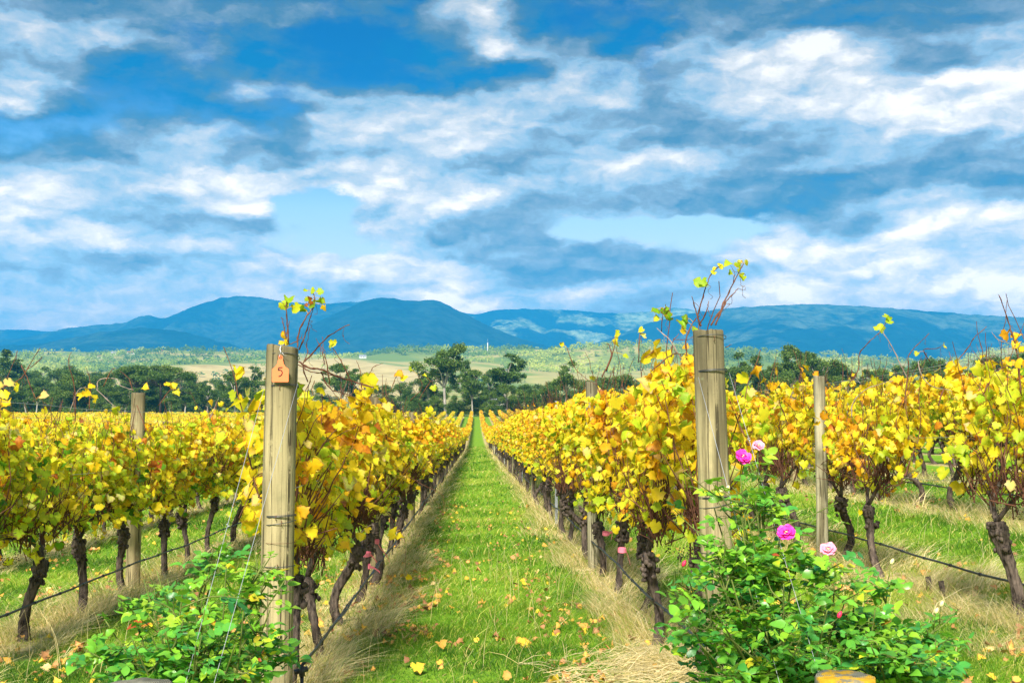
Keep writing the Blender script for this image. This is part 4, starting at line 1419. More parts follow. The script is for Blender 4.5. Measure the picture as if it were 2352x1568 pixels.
def rose_bush(label, base, stems, nleaf, seed, flowers=(), spread=.16, buds=()):
    """stems: list of tip positions in world space"""
    r = np.random.default_rng(seed)
    bx, by = base
    bz = gz(bx, by)
    root = thing('rose_bush', label, 'rose bush', (bx, by, bz), group='rose bushes at the row ends')
    B = np.array((bx, by, bz))
    sb = MB(); fb = MB()
    anchors = []
    for tipw in stems:
        tipl = np.asarray(tipw) - B
        st = np.array([r.normal(0, .06), r.normal(0, .06), -.03])
        mid = st * .5 + tipl * .5 + np.array([r.normal(0, .04), r.normal(0, .04), .08])
        sp_ = spline([st, mid, tipl], 9)
        tube(sb, sp_, np.linspace(.008, .0028, len(sp_)), 6)
        for k in range(4, len(sp_)):
            anchors.append((sp_[k], 1.0))
        for q in range(5):
            k = r.integers(4, len(sp_) - 2)
            e = sp_[k] + np.array([r.normal(0, spread), r.normal(0, spread), r.uniform(.02, .22)])
            e[2] = min(e[2], tipl[2] + .03)
            s2 = spline([sp_[k], (sp_[k] + e) / 2 + r.normal(0, .02, 3), e], 4)
            tube(sb, s2, np.linspace(.0045, .002, len(s2)), 5)
            for p_ in s2[2:]:
                anchors.append((p_, 1.6))
    An = np.array([a for a, _ in anchors]); wgt = np.array([b for _, b in anchors]); wgt /= wgt.sum()
    pos = []; nrm = []; tip = []; size = []; tint = []
    pe = sb
    while len(pos) < nleaf:
        a = An[r.choice(len(An), p=wgt)]
        th = r.uniform(0, 2 * PI)
        d = np.array([math.cos(th), math.sin(th), r.uniform(-.35, .5)]); d /= np.linalg.norm(d)
        L = r.uniform(.07, .13)
        up = np.array([r.normal(0, .35), r.normal(-.25, .35), 1.0]); up -= up.dot(d) * d; up /= np.linalg.norm(up)
        sd_ = np.cross(d, up)
        tn = np.clip(r.normal(.33 + .25 * np.clip(a[2], 0, 1.2), .16), .0, .92) if r.random() > .025 else r.uniform(.86, .96)
        e = a + d * L + np.array([0, 0, -.02])
        tube(pe, [a, a + d * L * .5 + [0, 0, .006], e], .0012, 3, cap=False)
        s0 = r.uniform(.016, .029)
        for q, (u, w_) in enumerate(((1.15, 0), (.72, .85), (.72, -.85), (.38, .8), (.38, -.8))):
            if q > 2 and r.random() < .35:
                continue
            ld = d * (1 if w_ == 0 else .45) + sd_ * w_
            ld /= np.linalg.norm(ld)
            pos.append(a + d * L * u + ld * s0 * 1.0 * (1 if w_ else .6) + np.array([0, 0, -.01]))
            nrm.append(up + r.normal(0, .22, 3)); tip.append(ld)
            size.append(s0 * (1.15 if w_ == 0 else 1.0) * (1 if q < 3 else .85)); tint.append(tn + r.normal(0, .05))
    leaves(fb, np.array(pos), np.array(nrm), np.array(tip), np.array(size) * 1.15, np.array(tint), TROSE, r, .3)
    pe.build('stems', M_ROSESTEM, root)
    fb.build('foliage', M_ROSELEAF, root)
    for (p, sz_, mat, lab) in flowers:
        fl = MB()
        c = np.asarray(p) - B
        ax = np.array([r.normal(0, .3), -.7, .6]); ax /= np.linalg.norm(ax)
        for ringi, (np_, tilt, ln) in enumerate(((5, 1.15, 1.0), (4, .75, .8), (3, .35, .5))):
            for k in range(np_):
                th = 2 * PI * k / np_ + ringi * .6 + r.normal(0, .15)
                a1 = np.cross(ax, [0, 0, 1.0]); a1 /= np.linalg.norm(a1); a2 = np.cross(ax, a1)
                d = math.cos(th) * a1 + math.sin(th) * a2
                sdv = np.cross(ax, d)
                tl = tilt + r.normal(0, .15)
                for_ = d * math.sin(tl) + ax * math.cos(tl)
                nn = -d * math.cos(tl) + ax * math.sin(tl)
                g_ = []
                for iu, u in enumerate((0, .3, .65, .9, 1.05)):
                    wv = (.14, .6, .88, .8, .4)[iu]
                    for wj in (-1, -.5, 0, .5, 1):
                        curl = (.22 * wj * wj - .28 * u * u * (1 if tilt > .5 else -.3)) + r.normal(0, .02)
                        g_.append(c + sz_ * ln * (for_ * u + sdv * wv * wj + nn * curl))
                Q = []
                for iu in range(4):
                    for wj in range(4):
                        b = iu * 5 + wj
                        Q.append((b, b + 1, b + 6, b + 5))
                fl.add(g_, Q)
        fo = fl.build('rose_flower', mat, root)
        if lab:
            fo['label'] = lab
        sm = MB()
        for k in range(12):
            e = c + ax * sz_ * .35 + r.normal(0, sz_ * .13, 3)
            tube(sm, [c, e], [.0012, .0025], 4)
        sm.build('stamens', M_STAMEN, fo)
        # stalk
        d_ = np.linalg.norm(An - c, axis=1); b = An[d_.argmin()]
        st_ = MB(); tube(st_, spline([b, (b + c) / 2 + [0, 0, -.01], c - ax * .005], 4), .0025, 5); st_.build('flower_stalk', M_ROSESTEM, root)
    for (p, mat) in buds:
        c = np.asarray(p) - B
        bm = MB()
        zz = np.linspace(0, 1, 8)
        tube(bm, [c + np.array([.002 * k, 0, .028 * q]) for k, q in enumerate(zz)], .010 * np.sin(PI * (zz * .8 + .15)) ** .8, 8)
        bm.build('rose_bud', mat, root)
        d_ = np.linalg.norm(An - c, axis=1); b = An[d_.argmin()]
        st_ = MB(); tube(st_, [b, (b + c) / 2 + [0, 0, -.01], c], .0022, 5); st_.build('bud_stalk', M_ROSESTEM, root)
    return root


rl = [(490, 1262, 6.0), (620, 1280, 6.1), (360, 1310, 5.9), (200, 1470, 5.6), (655, 1330, 6.0), (240, 1420, 5.7), (300, 1370, 5.9), (330, 1330, 5.8), (385, 1330, 6.1), (420, 1350, 5.5), (500, 1275, 6.1), (520, 1300, 5.8), (600, 1300, 6.0),
      (640, 1300, 6.2), (560, 1400, 5.6), (470, 1400, 5.5), (660, 1460, 6.3), (700, 1480, 6.5), (230, 1500, 5.6), (620, 1400, 5.8), (380, 1450, 5.3), (540, 1480, 5.3), (450, 1480, 5.2), (300, 1460, 5.4)]
rose_bush('flowerless bright green rose bush at the foot of the tagged post', (-1.30, 5.75), [at(*p) for p in rl], 2900, 41, spread=.1)
rr1 = [(1630, 1290, 5.5), (1660, 1230, 5.7), (1700, 1210, 5.8), (1680, 1330, 5.3), (1640, 1400, 5.2), (1720, 1130, 5.95), (1745, 1090, 6.0), (1610, 1480, 5.1), (1700, 1090, 5.9), (1740, 1050, 6.0), (1640, 1165, 6.0), (1600, 1220, 5.9), (1560, 1310, 5.8), (1520, 1330, 5.6), (1790, 1240, 5.9), (1830, 1260, 5.8),
       (1880, 1290, 5.8), (1740, 1200, 5.9), (1690, 1260, 5.6), (1540, 1440, 5.6), (1620, 1350, 5.4), (1720, 1350, 5.3), (1800, 1340, 5.3), (1860, 1360, 5.5), (1580, 1420, 5.3),
       (1660, 1450, 5.2), (1760, 1450, 5.1), (1840, 1460, 5.2), (1920, 1290, 5.9), (1760, 1130, 6.0), (1700, 1160, 5.9), (1665, 1190, 5.75), (1690, 1120, 5.9), (1715, 1180, 5.7), (1735, 1150, 5.85), (1640, 1240, 5.6), (1900, 1400, 5.3)]
fl = [(at(1706, 1050, 5.85), .036, M_PETAL, 'open magenta rose, topmost'), (at(1742, 1024, 6.0), .026, M_PETALPALE, 'pale faded rose'),
      (at(1806, 1224, 5.8), .038, M_PETAL, 'open magenta rose, lower'), (at(1902, 1262, 5.8), .034, M_PETALPALE, 'pale pink rose')]
bd = [(at(1568, 1300, 5.75), M_BUD), (at(1925, 1418, 5.4), M_BUD), (at(1655, 1130, 5.95), M_STAMEN), (at(1668, 1128, 5.95), M_STAMEN)]
rose_bush('tall green rose bush with pink blooms in front of the right end post', (1.36, 5.7), [at(*p) for p in rr1], 4000, 42, fl, .11, bd)
rr2 = [(1960, 1370, 6.0), (2040, 1330, 6.2), (2010, 1400, 5.7), (2080, 1430, 5.9), (2150, 1470, 6.0), (2190, 1490, 6.1), (2100, 1500, 5.6), (2000, 1480, 5.4), (2060, 1510, 5.4), (1950, 1450, 5.6), (2130, 1540, 5.6), (2170, 1420, 6.2)]
bd = [(at(2160, 1392, 6.1), M_STAMEN), (at(2148, 1408, 6.1), M_STAMEN), (at(2046, 1295, 6.2), M_STAMEN)]
rose_bush('low dark green rose bush spreading right of the lichened anchor post', (1.78, 5.85), [at(*p) for p in rr2], 2100, 43, (), .11, bd)

# ------------------------------------------------------------------ grass, dry grass, litter


def row_dist(x):
    f_ = ((x - XL0) / DX) % 1.0
    return (0.5 - np.abs(f_ - .5)) * DX


def blades(mb, x, y, h, w, bend, az_, tint, r):
    N = len(x)
    z = g(x, y) - .01
    d = np.stack([np.cos(az_), np.sin(az_)], 1)
    sdv = np.stack([-np.sin(az_ + 1.2), np.cos(az_ + 1.2)], 1) * w[:, None]
    base = np.stack([x, y], 1)
    V = np.zeros((N, 7, 3))
    for k, (t_, ww) in enumerate(((0, 1.0), (.45, .85), (.8, .55))):
        c = base + d * (bend * h * t_ ** 2)[:, None]
        zz = z + h * (t_ - .35 * bend * t_ ** 2)
        V[:, 2 * k, :2] = c - sdv * ww * .5; V[:, 2 * k + 1, :2] = c + sdv * ww * .5
        V[:, 2 * k, 2] = zz; V[:, 2 * k + 1, 2] = zz
    V[:, 6, :2] = base + d * (bend * h)[:, None]; V[:, 6, 2] = z + h * (1 - .35 * bend)
    o_ = (np.arange(N) * 7)[:, None]
    Q = np.concatenate([o_ + np.array([[0, 1, 3, 2]]), o_ + np.array([[2, 3, 5, 4]])])
    T = o_ + np.array([[4, 5, 6]])
    A = np.zeros((N, 7, 3)); A[:, :, 0] = tint[:, None]; A[:, :, 1] = .3; A[:, :, 2] = r.random(N)[:, None]
    mb.add(V.reshape(-1, 3), Q, T, A.reshape(-1, 3))


def scatter(ya, yb, dens, r, xlim=None):
    xa, xb = -.40 * yb - .4, .46 * yb + .4
    N = int((xb - xa) * (yb - ya) * dens)
    x = r.uniform(xa, xb, N); y = r.uniform(ya, yb, N)
    px = 1093 + F * x / y
    k = (px > -60) & (px < 2420)
    if xlim is not None:
        k &= (np.abs(x - .1) < xlim)
    return x[k], y[k]


r = np.random.default_rng(11)
mg = MB(); md_ = MB()
for (ya, yb, dens, ws, hs, xl) in ((6.6, 9, 4200, 1.0, 1.0, None), (9, 12, 2800, 1.3, 1.0, None), (12, 17, 1300, 1.8, 1.05, 9), (17, 26, 480, 2.8, 1.1, 9), (26, 45, 130, 4.5, 1.15, 7), (45, 80, 45, 7.5, 1.3, 6), (80, 140, 16, 12, 1.5, 4.5)):
    x, y = scatter(ya, yb, dens, r, xl)
    dr = row_dist(x) + (fbm(x * 1.4 + 50, y * 1.4 + 50, 3) - .5) * .9 - np.where(x > 1.6, .12, 0)
    clump = fbm(x * 2.3, y * 2.3, 3)
    # green
    keep = (dr > .26) | (r.random(len(x)) < .16)
    keep &= (r.random(len(x)) < .55 + clump * .8)
    gx, gy, cl = x[keep], y[keep], clump[keep]
    n = len(gx)
    h = np.clip(r.normal(.06, .025, n) * (0.2 + cl * 1.7) * hs, .02, .2)
    tall = r.random(n) < .012
    h[tall] *= 2.2
    pale = (fbm(gx * .9 + 9, gy * .7, 3) - .5) * 1.5
    tint = np.clip(r.normal(.38, .17, n) + pale * .9, .02, .8)
    straw = r.random(n) < .10 + .25 * np.clip(pale, 0, 1)
    tint[straw] = r.uniform(.85, 1, straw.sum())
    blades(mg, gx, gy, h, r.uniform(.003, .006, n) * ws, r.uniform(.2, 1.3, n), r.uniform(0, 2 * PI, n), tint, r)
    # dry, arching out from under the vines towards the paths
    tz = fbm(x * 4.1 + 20, y * 2.4 + 20, 2)
    sel = (dr < .34) & (r.random(len(x)) < np.clip((tz - .27) * 3.6, .15, 1))
    dx_, dy_ = x[sel], y[sel]
    n = len(dx_)
    tuss = tz[sel]
    h = np.clip(r.normal(.14, .06, n) * (.15 + 3.6 * np.clip(tuss - .25, 0, 1)), .02, .42) * hs
    f_ = ((dx_ - XL0) / DX) % 1.0
    sgn = np.where(f_ < .5, 1.0, -1.0); h *= r.uniform(.5, 1.15, n)
    az_ = np.where(sgn > 0, 0, PI) + r.normal(0, 1.2, n) - .35 * sgn
    tint = np.clip(r.normal(.55, .2, n) + (tuss - .5) * .6, 0, 1)
    grn = r.random(n) < .24
    tint[grn] = r.uniform(0, .15, grn.sum())
    blades(md_, dx_, dy_, h, r.uniform(.0022, .0042, n) * ws, r.uniform(.5, 1.9, n), az_, tint, r)
stuff(mg.build('grass', M_GRASS), 'bright green mown grass covering the path between the vine rows', 'grass')
stuff(md_.build('dry_grass', M_DRY), 'straw coloured dead grass tussocks under the vine rows', 'dry grass')

# flattened straw in front of the right end post
r = np.random.default_rng(13)
mb = MB()
for k in range(900):
    c = np.array([r.normal(1.05, .28), r.uniform(7.2, 8.6)])
    a = r.uniform(-.9, .9) + (0 if r.random() < .7 else 1.5); L = r.uniform(.1, .35)
    p0 = np.array([*c, gz(*c) + r.uniform(.03, .10)]); d = np.array([math.cos(a), math.sin(a), r.normal(0, .12)])
    tn = r.uniform(.4, 1)
    tube(mb, [p0, p0 + d * L * .5 + [0, 0, .02], p0 + d * L], [.002, .0018, .001], 3, A=(tn, 0, r.random()), cap=False)
stuff(mb.build('straw', M_DRY), 'loose straw stalks lying by the foot of the right end post', 'straw')

# tall seed stalks
mb = MB()
for k in range(260):
    x = r.uniform(-4, 5.5); y = r.uniform(7.4, 16)
    z = gz(x, y); a = r.uniform(0, 2 * PI); h = r.uniform(.2, .45); b = r.uniform(.1, .5) * h
    tube(mb, spline([(x, y, z), (x + b * .3 * math.cos(a), y + b * .3 * math.sin(a), z + h * .6), (x + b * math.cos(a), y + b * math.sin(a), z + h)], 4), np.linspace(.0018, .001, 9), 3, A=(r.uniform(.5, .95), 0, r.random()), cap=False)
stuff(mb.build('seed_stalks', M_DRY), 'scattered tall thin dry grass stalks', 'grass stalks')

# fallen leaves
r = np.random.default_rng(17)
pos = []
while len(pos) < 2600:
    y = 6.9 + 22 * r.random() ** 1.6
    x = r.uniform(-.40 * y, .46 * y)
    d = float(row_dist(np.array(x)))
    edge_w = math.exp(-((d - .55) / .28) ** 2) + .12
    edge_w *= float(np.clip((fbm(x * 1.9 + 3, y * 1.3 + 8, 3) - .44) * 7, .05, 1.6)) * (1.0 if x < .4 else .6)
    if r.random() > edge_w * (1.0 if -1.2 < x < .6 else .55):
        continue
    pos.append((x, y, gz(x, y) + r.uniform(.02, .065)))
pos = np.array(pos); N = len(pos)
nrm = np.stack([r.normal(0, .45, N), r.normal(-.3, .45, N), np.ones(N)], 1)
tip = np.stack([r.normal(0, 1, N), r.normal(0, 1, N), r.normal(0, .2, N)], 1)
mb = MB()
leaves(mb, pos, nrm, tip, r.uniform(.018, .040, N), np.clip(r.beta(1.2, 1.0, N), 0, 1), TV, r, .6)
stuff(mb.build('leaf_litter', M_LITTER), 'fallen brown and yellow vine leaves scattered on the grass', 'fallen leaves')
for (px, py, sz_, tn, lab) in ((1203, 1468, .085, .18, 'largest pale fallen vine leaf lying on the green path'), (958, 1528, .06, .05, 'yellow fallen leaf nearest the bottom left of the path'),
                              (1012, 1476, .05, .35, 'orange brown fallen leaf on the left edge of path'), (938, 1322, .045, .02, 'round yellow fallen leaf beside the dry grass left of path'),
                              (1340, 1432, .05, .45, 'tan fallen leaf near the right edge of the path')):
    d = ray(px, py); Y = 7.0
    for q in range(40):
        p = at(px, py, Y)
        Y *= 1 + (p[2] - gz(p[0], p[1]) - .06) * .35
    p = at(px, py, Y)
    mb = MB()
    leaves(mb, np.zeros((1, 3)), np.array([[.2, -.5, 1.0]]), np.array([[.5, -1, 0.]]), np.array([sz_]), np.array([tn]), TV, r, .3)
    o = mb.build('fallen_leaf', M_LITTER); o.location = p
    tag(o, lab, 'leaf', 'large fallen leaves')
# small stumps in the gap of the second row right
for (px, py, lab) in ((2133, 1352, 'short thin dead vine stump in the row gap at right'), (2163, 1360, 'thicker broken vine stump in the row gap at right')):
    p = on_row(px, py, 3.78)
    mb = MB(); tube(mb, [(0, 0, -.05), (.01, 0, .06), (.0, .01, .13)], [.03, .026, .022], 8, ridge=.15)
    o = mb.build('vine_stump', M_VBARK); o.location = (p[0], p[1], gz(p[0], p[1])); tag(o, lab, 'stump', 'dead vine stumps')

# ------------------------------------------------------------------ trees


def tree_mesh(seed, kind='gum', H=18.0):
    r = np.random.default_rng(seed)
    tb = MB(); fb = MB()
    clumps = []
    if kind == 'gum':
        forks = [np.array([r.normal(0, .8), r.normal(0, .8), H * r.uniform(.3, .38)])]
        tube(tb, spline([(0, 0, -.5), (r.normal(0, .3), 0, H * .15), forks[0]], 4), np.linspace(H * .022, H * .014, 9), 8)
        nb = r.integers(7, 10)
        for k in range(nb):
            a = 2 * PI * k / nb + r.normal(0, .4)
            R_ = H * r.uniform(.08, .34); zt = H * r.uniform(.55, .97) * (1 - .25 * (R_ / (H * .34)) ** 2)
            e = np.array([R_ * math.cos(a), R_ * math.sin(a), zt])
            m_ = forks[0] * .5 + e * .5 + np.array([-.12 * e[0], -.12 * e[1], H * .02])
            sp_ = spline([forks[0], m_, e], 5)
            tube(tb, sp_, np.linspace(H * .011, H * .003, len(sp_)), 6)
            clumps.append((e, H * r.uniform(.07, .105)))
            for q in range(4):
                b = sp_[r.integers(4, len(sp_))]
                e2 = b + np.array([r.normal(0, H * .08), r.normal(0, H * .08), r.uniform(-.01, .10) * H])
                tube(tb, [b, (b + e2) / 2, e2], [H * .004, H * .003, H * .0015], 5)
                clumps.append((e2, H * r.uniform(.045, .085)))
        flat = .62
    elif kind == 'bushy':
        tube(tb, [(0, 0, -.5), (0, 0, H * .35), (r.normal(0, .4), 0, H * .7)], [H * .025, H * .018, H * .006], 8)
        for k in range(24):
            a = r.uniform(0, 2 * PI); zt = r.uniform(.06, .95)
            R_ = H * .36 * math.sin(PI * min(1, (zt * .85 + .1))) ** .7 * r.uniform(.35, 1)
            e = np.array([R_ * math.cos(a), R_ * math.sin(a), H * zt])
            tube(tb, [(0, 0, H * zt * .7), e], [H * .006, H * .002], 4)
            clumps.append((e, H * r.uniform(.09, .15)))
        flat = .75
    elif kind == 'umbrella':
        tube(tb, [(0, 0, -.5), (0, 0, H * .5), (0, 0, H * .7)], [H * .03, H * .02, H * .014], 8)
        for k in range(24):
            a = r.uniform(0, 2 * PI); R_ = H * .62 * math.sqrt(r.random())
            e = np.array([R_ * math.cos(a), R_ * math.sin(a), H * (.92 - .22 * (R_ / H / .62) ** 2)])
            tube(tb, [(0, 0, H * .55), e * [.5, .5, .85], e], [H * .008, H * .005, H * .002], 5)
            clumps.append((e, H * r.uniform(.10, .15)))
        flat = .5
    else:   # conifer
        tube(tb, [(0, 0, -.5), (0, 0, H)], [H * .02, H * .003], 8)
        for k in range(34):
            zt = r.uniform(.12, .98); a = r.uniform(0, 2 * PI); R_ = H * .2 * (1 - zt) * r.uniform(.4, 1.1)
            e = np.array([R_ * math.cos(a), R_ * math.sin(a), H * zt])
            clumps.append((e, H * (.04 + .06 * (1 - zt))))
        flat = .6
    P = []; S_ = []; Tn = []
    ls = H * .011
    for c, R_ in clumps:
        n = int(230 * (R_ / (H * .08)) ** 1.6)
        d = r.normal(0, 1, (n, 3)); d /= np.linalg.norm(d, axis=1, keepdims=True)
        rad = R_ * r.random(n) ** .4 * (1 + .25 * r.normal(0, 1, n).clip(-1, 1.4))
        q = c + d * rad[:, None] * np.array([1, 1, flat])
        P.append(q); S_.append(r.uniform(.6, 1.5, n) * ls)
        Tn.append(np.clip(r.normal(.45, .16, n) + r.normal(0, .1), 0, 1))
    P = np.concatenate(P); S_ = np.concatenate(S_); Tn = np.concatenate(Tn)
    N = len(P)
    lf = (np.array([[-.55, -1, 0], [.55, -.8, 0], [.6, .9, 0], [-.4, 1.1, 0]]), np.array([(0, 1, 2), (0, 2, 3)]), np.zeros(4))
    leaves(fb, P, r.normal(0, 1, (N, 3)) + [0, 0, .5], r.normal(0, 1, (N, 3)) + [0, 0, -.6], S_, Tn, lf, r, .1)
    return tb.mesh('trunk', M_GUM if kind == 'gum' else M_VBARK), fb.mesh('crown', M_TREE)


TM = {}
for kind, H, n_ in (('gum', 18, 5), ('bushy', 11, 4), ('umbrella', 12, 2), ('conifer', 16, 2)):
    TM[kind] = [tree_mesh(100 + 17 * k + hash_(kind), kind, H) for k in range(n_)]
TH = {'gum': 18., 'bushy': 11., 'umbrella': 12., 'conifer': 16.}


def tree(px, ytop, Y, kind, var, label, group, wide=1.0, rz=None):
    p = at(px, ytop, Y)
    z = gz(p[0], Y)
    Hh_ = max(2.5, p[2] - z)
    s_ = Hh_ / (TH[kind] * .97)
    o = thing('tree' if kind != 'gum' else 'gum_tree', label, 'tree', (p[0], Y, z), rz if rz is not None else var * 1.3 + px * .01, group)
    o.scale = (s_ * wide, s_ * wide, s_)
    md = TM[kind][var % len(TM[kind])]
    link('trunk', md[0], o); link('crown', md[1], o)
    return o


G1 = 'gum trees at the far end of the path'
tree(1026, 774, 372, 'gum', 0, 'tallest white-trunked gum tree left of the path end', G1, 1.0)
tree(1162, 806, 380, 'gum', 1, 'broad white-limbed gum tree right of the path end', G1, 1.0)
tree(1086, 838, 366, 'gum', 2, 'slender forked gum tree right at the path end', G1, .8)
tree(1062, 826, 420, 'gum', 3, 'grey-green gum tree between the two tallest ones', G1, .8)
tree(985, 850, 385, 'gum', 4, 'small gum tree at the left edge of the central clump', G1, .8)
tree(1125, 850, 400, 'gum', 3, 'low gum tree behind the path end, right of the forked gum', G1, .8)
tree(1298, 826, 340, 'gum', 4, 'rounded dark gum tree behind the split post on the right', G1, .95)
tree(1165, 884, 362, 'bushy', 0, 'dark green rounded bush tree under the broad gum', G1, 1.0)
tree(1125, 896, 360, 'bushy', 1, 'dark rounded bush tree right of the path end', G1, .9)
tree(1225, 893, 362, 'bushy', 2, 'bushy tree between the broad gum and the rounded gum', G1, .9)
tree(1040, 908, 366, 'bushy', 3, 'low dark bush tree under the tallest gum', G1, 1.0)
tree(1000, 910, 366, 'bushy', 2, 'low dark bush tree left of the tallest gum', G1, 1.0)
tree(1262, 880, 380, 'bushy', 1, 'bushy tree touching the rounded gum on its left', G1, 1.0)
tree(1340, 880, 380, 'bushy', 3, 'bushy tree touching the rounded gum on its right', G1, 1.0)
for q_, (px_, yt_, Y_) in enumerate(((955, 905, 372), (975, 895, 395), (1018, 900, 395), (1065, 905, 372), (1085, 895, 400), (1108, 905, 372), (1145, 900, 385), (1190, 895, 372), (1208, 885, 400), (1245, 885, 395), (1285, 880, 365), (1320, 872, 390), (1362, 876, 372), (1395, 870, 380))):
    where = 'left of the central gums' if px_ < 1010 else ('under the central gums' if px_ < 1215 else 'between the central gums and the right rows')
    tree(px_, yt_, Y_, 'bushy', q_, f'low dark bush in the thicket {where}', 'thicket of bushes at the path end', 1.5)
tree(785, 823, 390, 'gum', 2, 'rounded gum tree just right of the tagged post, before the tan hillside', 'trees beyond the vines', 1.0)
tree(830, 860, 400, 'bushy', 0, 'bushy tree right of the rounded gum before the tan hillside', 'trees beyond the vines', 1.0)
tree(870, 885, 400, 'bushy', 2, 'low bushy tree halfway between tagged post and central gums', 'trees beyond the vines', 1.2)
tree(920, 880, 410, 'bushy', 1, 'low bushy tree a little left of the central gums', 'trees beyond the vines', 1.2)
tree(955, 870, 400, 'bushy', 3, 'bushy tree next left of the central gums', 'trees beyond the vines', 1.0)
tree(740, 880, 395, 'bushy', 3, 'low bushy tree directly right of the tagged post', 'trees beyond the vines', 1.2)
G2 = 'gum trees on the right skyline'
tree(1700, 803, 330, 'gum', 1, 'small flat-topped gum tree just right of the right end post', G2, 1.0)
tree(1824, 776, 330, 'gum', 0, 'tallest gum tree on the right, standing against the blue mountain', G2, .85)
tree(1880, 806, 335, 'gum', 3, 'spreading gum tree right of the tallest one on the right', G2, .9)
tree(1785, 820, 330, 'gum', 2, 'lower gum tree left of the tallest one on the right', G2, .8)
pr = np.random.default_rng(31)
# dark belt on the left: three depths
k = 0
belt = []
for (xa, xb, step, Y, yt, amp) in ((-60, 640, 38, 392, 872, 16), (-60, 640, 34, 470, 852, 12), (-60, 560, 34, 620, 838, 8)):
    px = xa
    while px < xb:
        belt.append((px + pr.uniform(-10, 10), yt + pr.normal(0, amp) + (25 if px > 420 and Y > 400 and Y < 600 else 0) + (10 if px > 420 else 0), Y * pr.uniform(.97, 1.05)))
        px += step * pr.uniform(.8, 1.2)
for (px, yt, Y) in belt:
    yt += 14
    kd = 'bushy' if pr.random() < .72 else 'gum'
    row_ = 'front' if Y < 430 else ('middle' if Y < 540 else 'back')
    sec = 'far left' if px < 200 else ('left' if px < 420 else 'near the tagged post')
    lab = f'dark {"round" if kd == "bushy" else "gum"} tree in the {row_} of the wooded belt, {sec}'
    tree(px, yt, Y, kd, int(pr.integers(9)), lab, 'trees of the dark wooded belt on the left', pr.uniform(1.1, 1.5))
tree(315, 840, 400, 'umbrella', 0, 'dark flat umbrella-shaped tree, left one of the pair above the belt', 'umbrella trees', 1.0)
tree(370, 838, 405, 'umbrella', 1, 'dark flat umbrella-shaped tree, right one of the pair above the belt', 'umbrella trees', 1.0)
tree(15, 806, 560, 'conifer', 0, 'pointed dark conifer at the extreme left above the belt', 'conifers at the far left', 1.6)
tree(38, 812, 570, 'conifer', 1, 'second pointed conifer, right of the leftmost one', 'conifers at the far left', 1.6)
tree(540, 850, 390, 'gum', 3, 'gum tree with a clear trunk just left of the tagged post', 'trees beyond the vines', 1.1)
tree(574, 836, 430, 'gum', 1, 'small round-headed gum tree touching the tagged post on its left', 'trees beyond the vines', .9)
# belt on the right, seen over the vines
px = 1410
while px < 2420:
    kd = 'bushy' if pr.random() < .7 else 'gum'
    yt = np.interp(px, [1410, 1700, 1950, 2352], [868, 850, 838, 828]) + pr.normal(0, 7)
    sec = 'behind the right end post' if px < 1700 else ('behind the clear post on the right' if px < 1980 else 'at the far right')
    tree(px, yt, pr.uniform(310, 350), kd, int(pr.integers(9)), f'dark {"round" if kd == "bushy" else "gum"} tree in the belt {sec}', 'trees of the belt on the right', pr.uniform(1.0, 1.35))
    px += pr.uniform(22, 38)

# distant woodland on the hills: one mass
r = np.random.default_rng(53)
P = []; Sz = []; Tn = []
Nt = 20000
Yt = 700 * (3900 / 700) ** r.random(Nt)
Xt = Yt * r.uniform(-.46, .50, Nt)
wn = fbm(Xt / 420 + 11, Yt / 500 + 5, 4)
PXt = 1093 + F * Xt / Yt
thr = np.where(Yt > 2350, .36, .545) + np.where((PXt > 640) & (PXt < 1000) & (Yt > 1100) & (Yt < 2500), .14, 0) + np.where((PXt > 1120) & (PXt < 1260) & (Yt < 1500), .08, 0)
k = (wn > thr) & ((((Xt + 270) / 250) ** 2 + ((Yt - 1750) / 620) ** 2 > 1.0 + (wn - .5)) | (r.random(Nt) < .06))
Xt, Yt = Xt[k], Yt[k]
Zt = g(Xt, Yt)
_wt = {(a, b): c for a, b, c in zip(Xt, Yt, fbm(Xt / 170 + 3, Yt / 260 + 9, 3))}
for x, y, z in zip(Xt, Yt, Zt):
    R_ = r.uniform(4.5, 8.5); n = 20
    d = r.normal(0, 1, (n, 3)); d /= np.linalg.norm(d, axis=1, keepdims=True)
    q = np.array([x, y, z + R_ * .8]) + d * (R_ * r.random((n, 1)) ** .35) * [1, 1, .85]
    P.append(q); Sz.append(r.uniform(.25, .5, n) * R_ * .5)
    Tn.append(np.clip(r.normal(.5, .10, n) + r.normal(0, .10) + (_wt[(x, y)] - .5) * 2.2, 0, 1))
P = np.concatenate(P); Sz = np.concatenate(Sz); Tn = np.concatenate(Tn); N = len(P)
lf = (np.array([[-.8, -1, 0], [.8, -.8, 0], [.9, .9, 0], [-.7, 1.1, 0]]), np.array([(0, 1, 2), (0, 2, 3)]), np.zeros(4))
mb = MB()
leaves(mb, P, r.normal(0, .45, (N, 3)) + [0, -.7, .9], r.normal(0, 1, (N, 3)), Sz, Tn, lf, r, .05)
stuff(mb.build('woodland', M_WOOD_FAR), 'scattered pale green woodland covering the far foothills', 'woodland')
print('woodland', N)

# ------------------------------------------------------------------ distant houses and mast


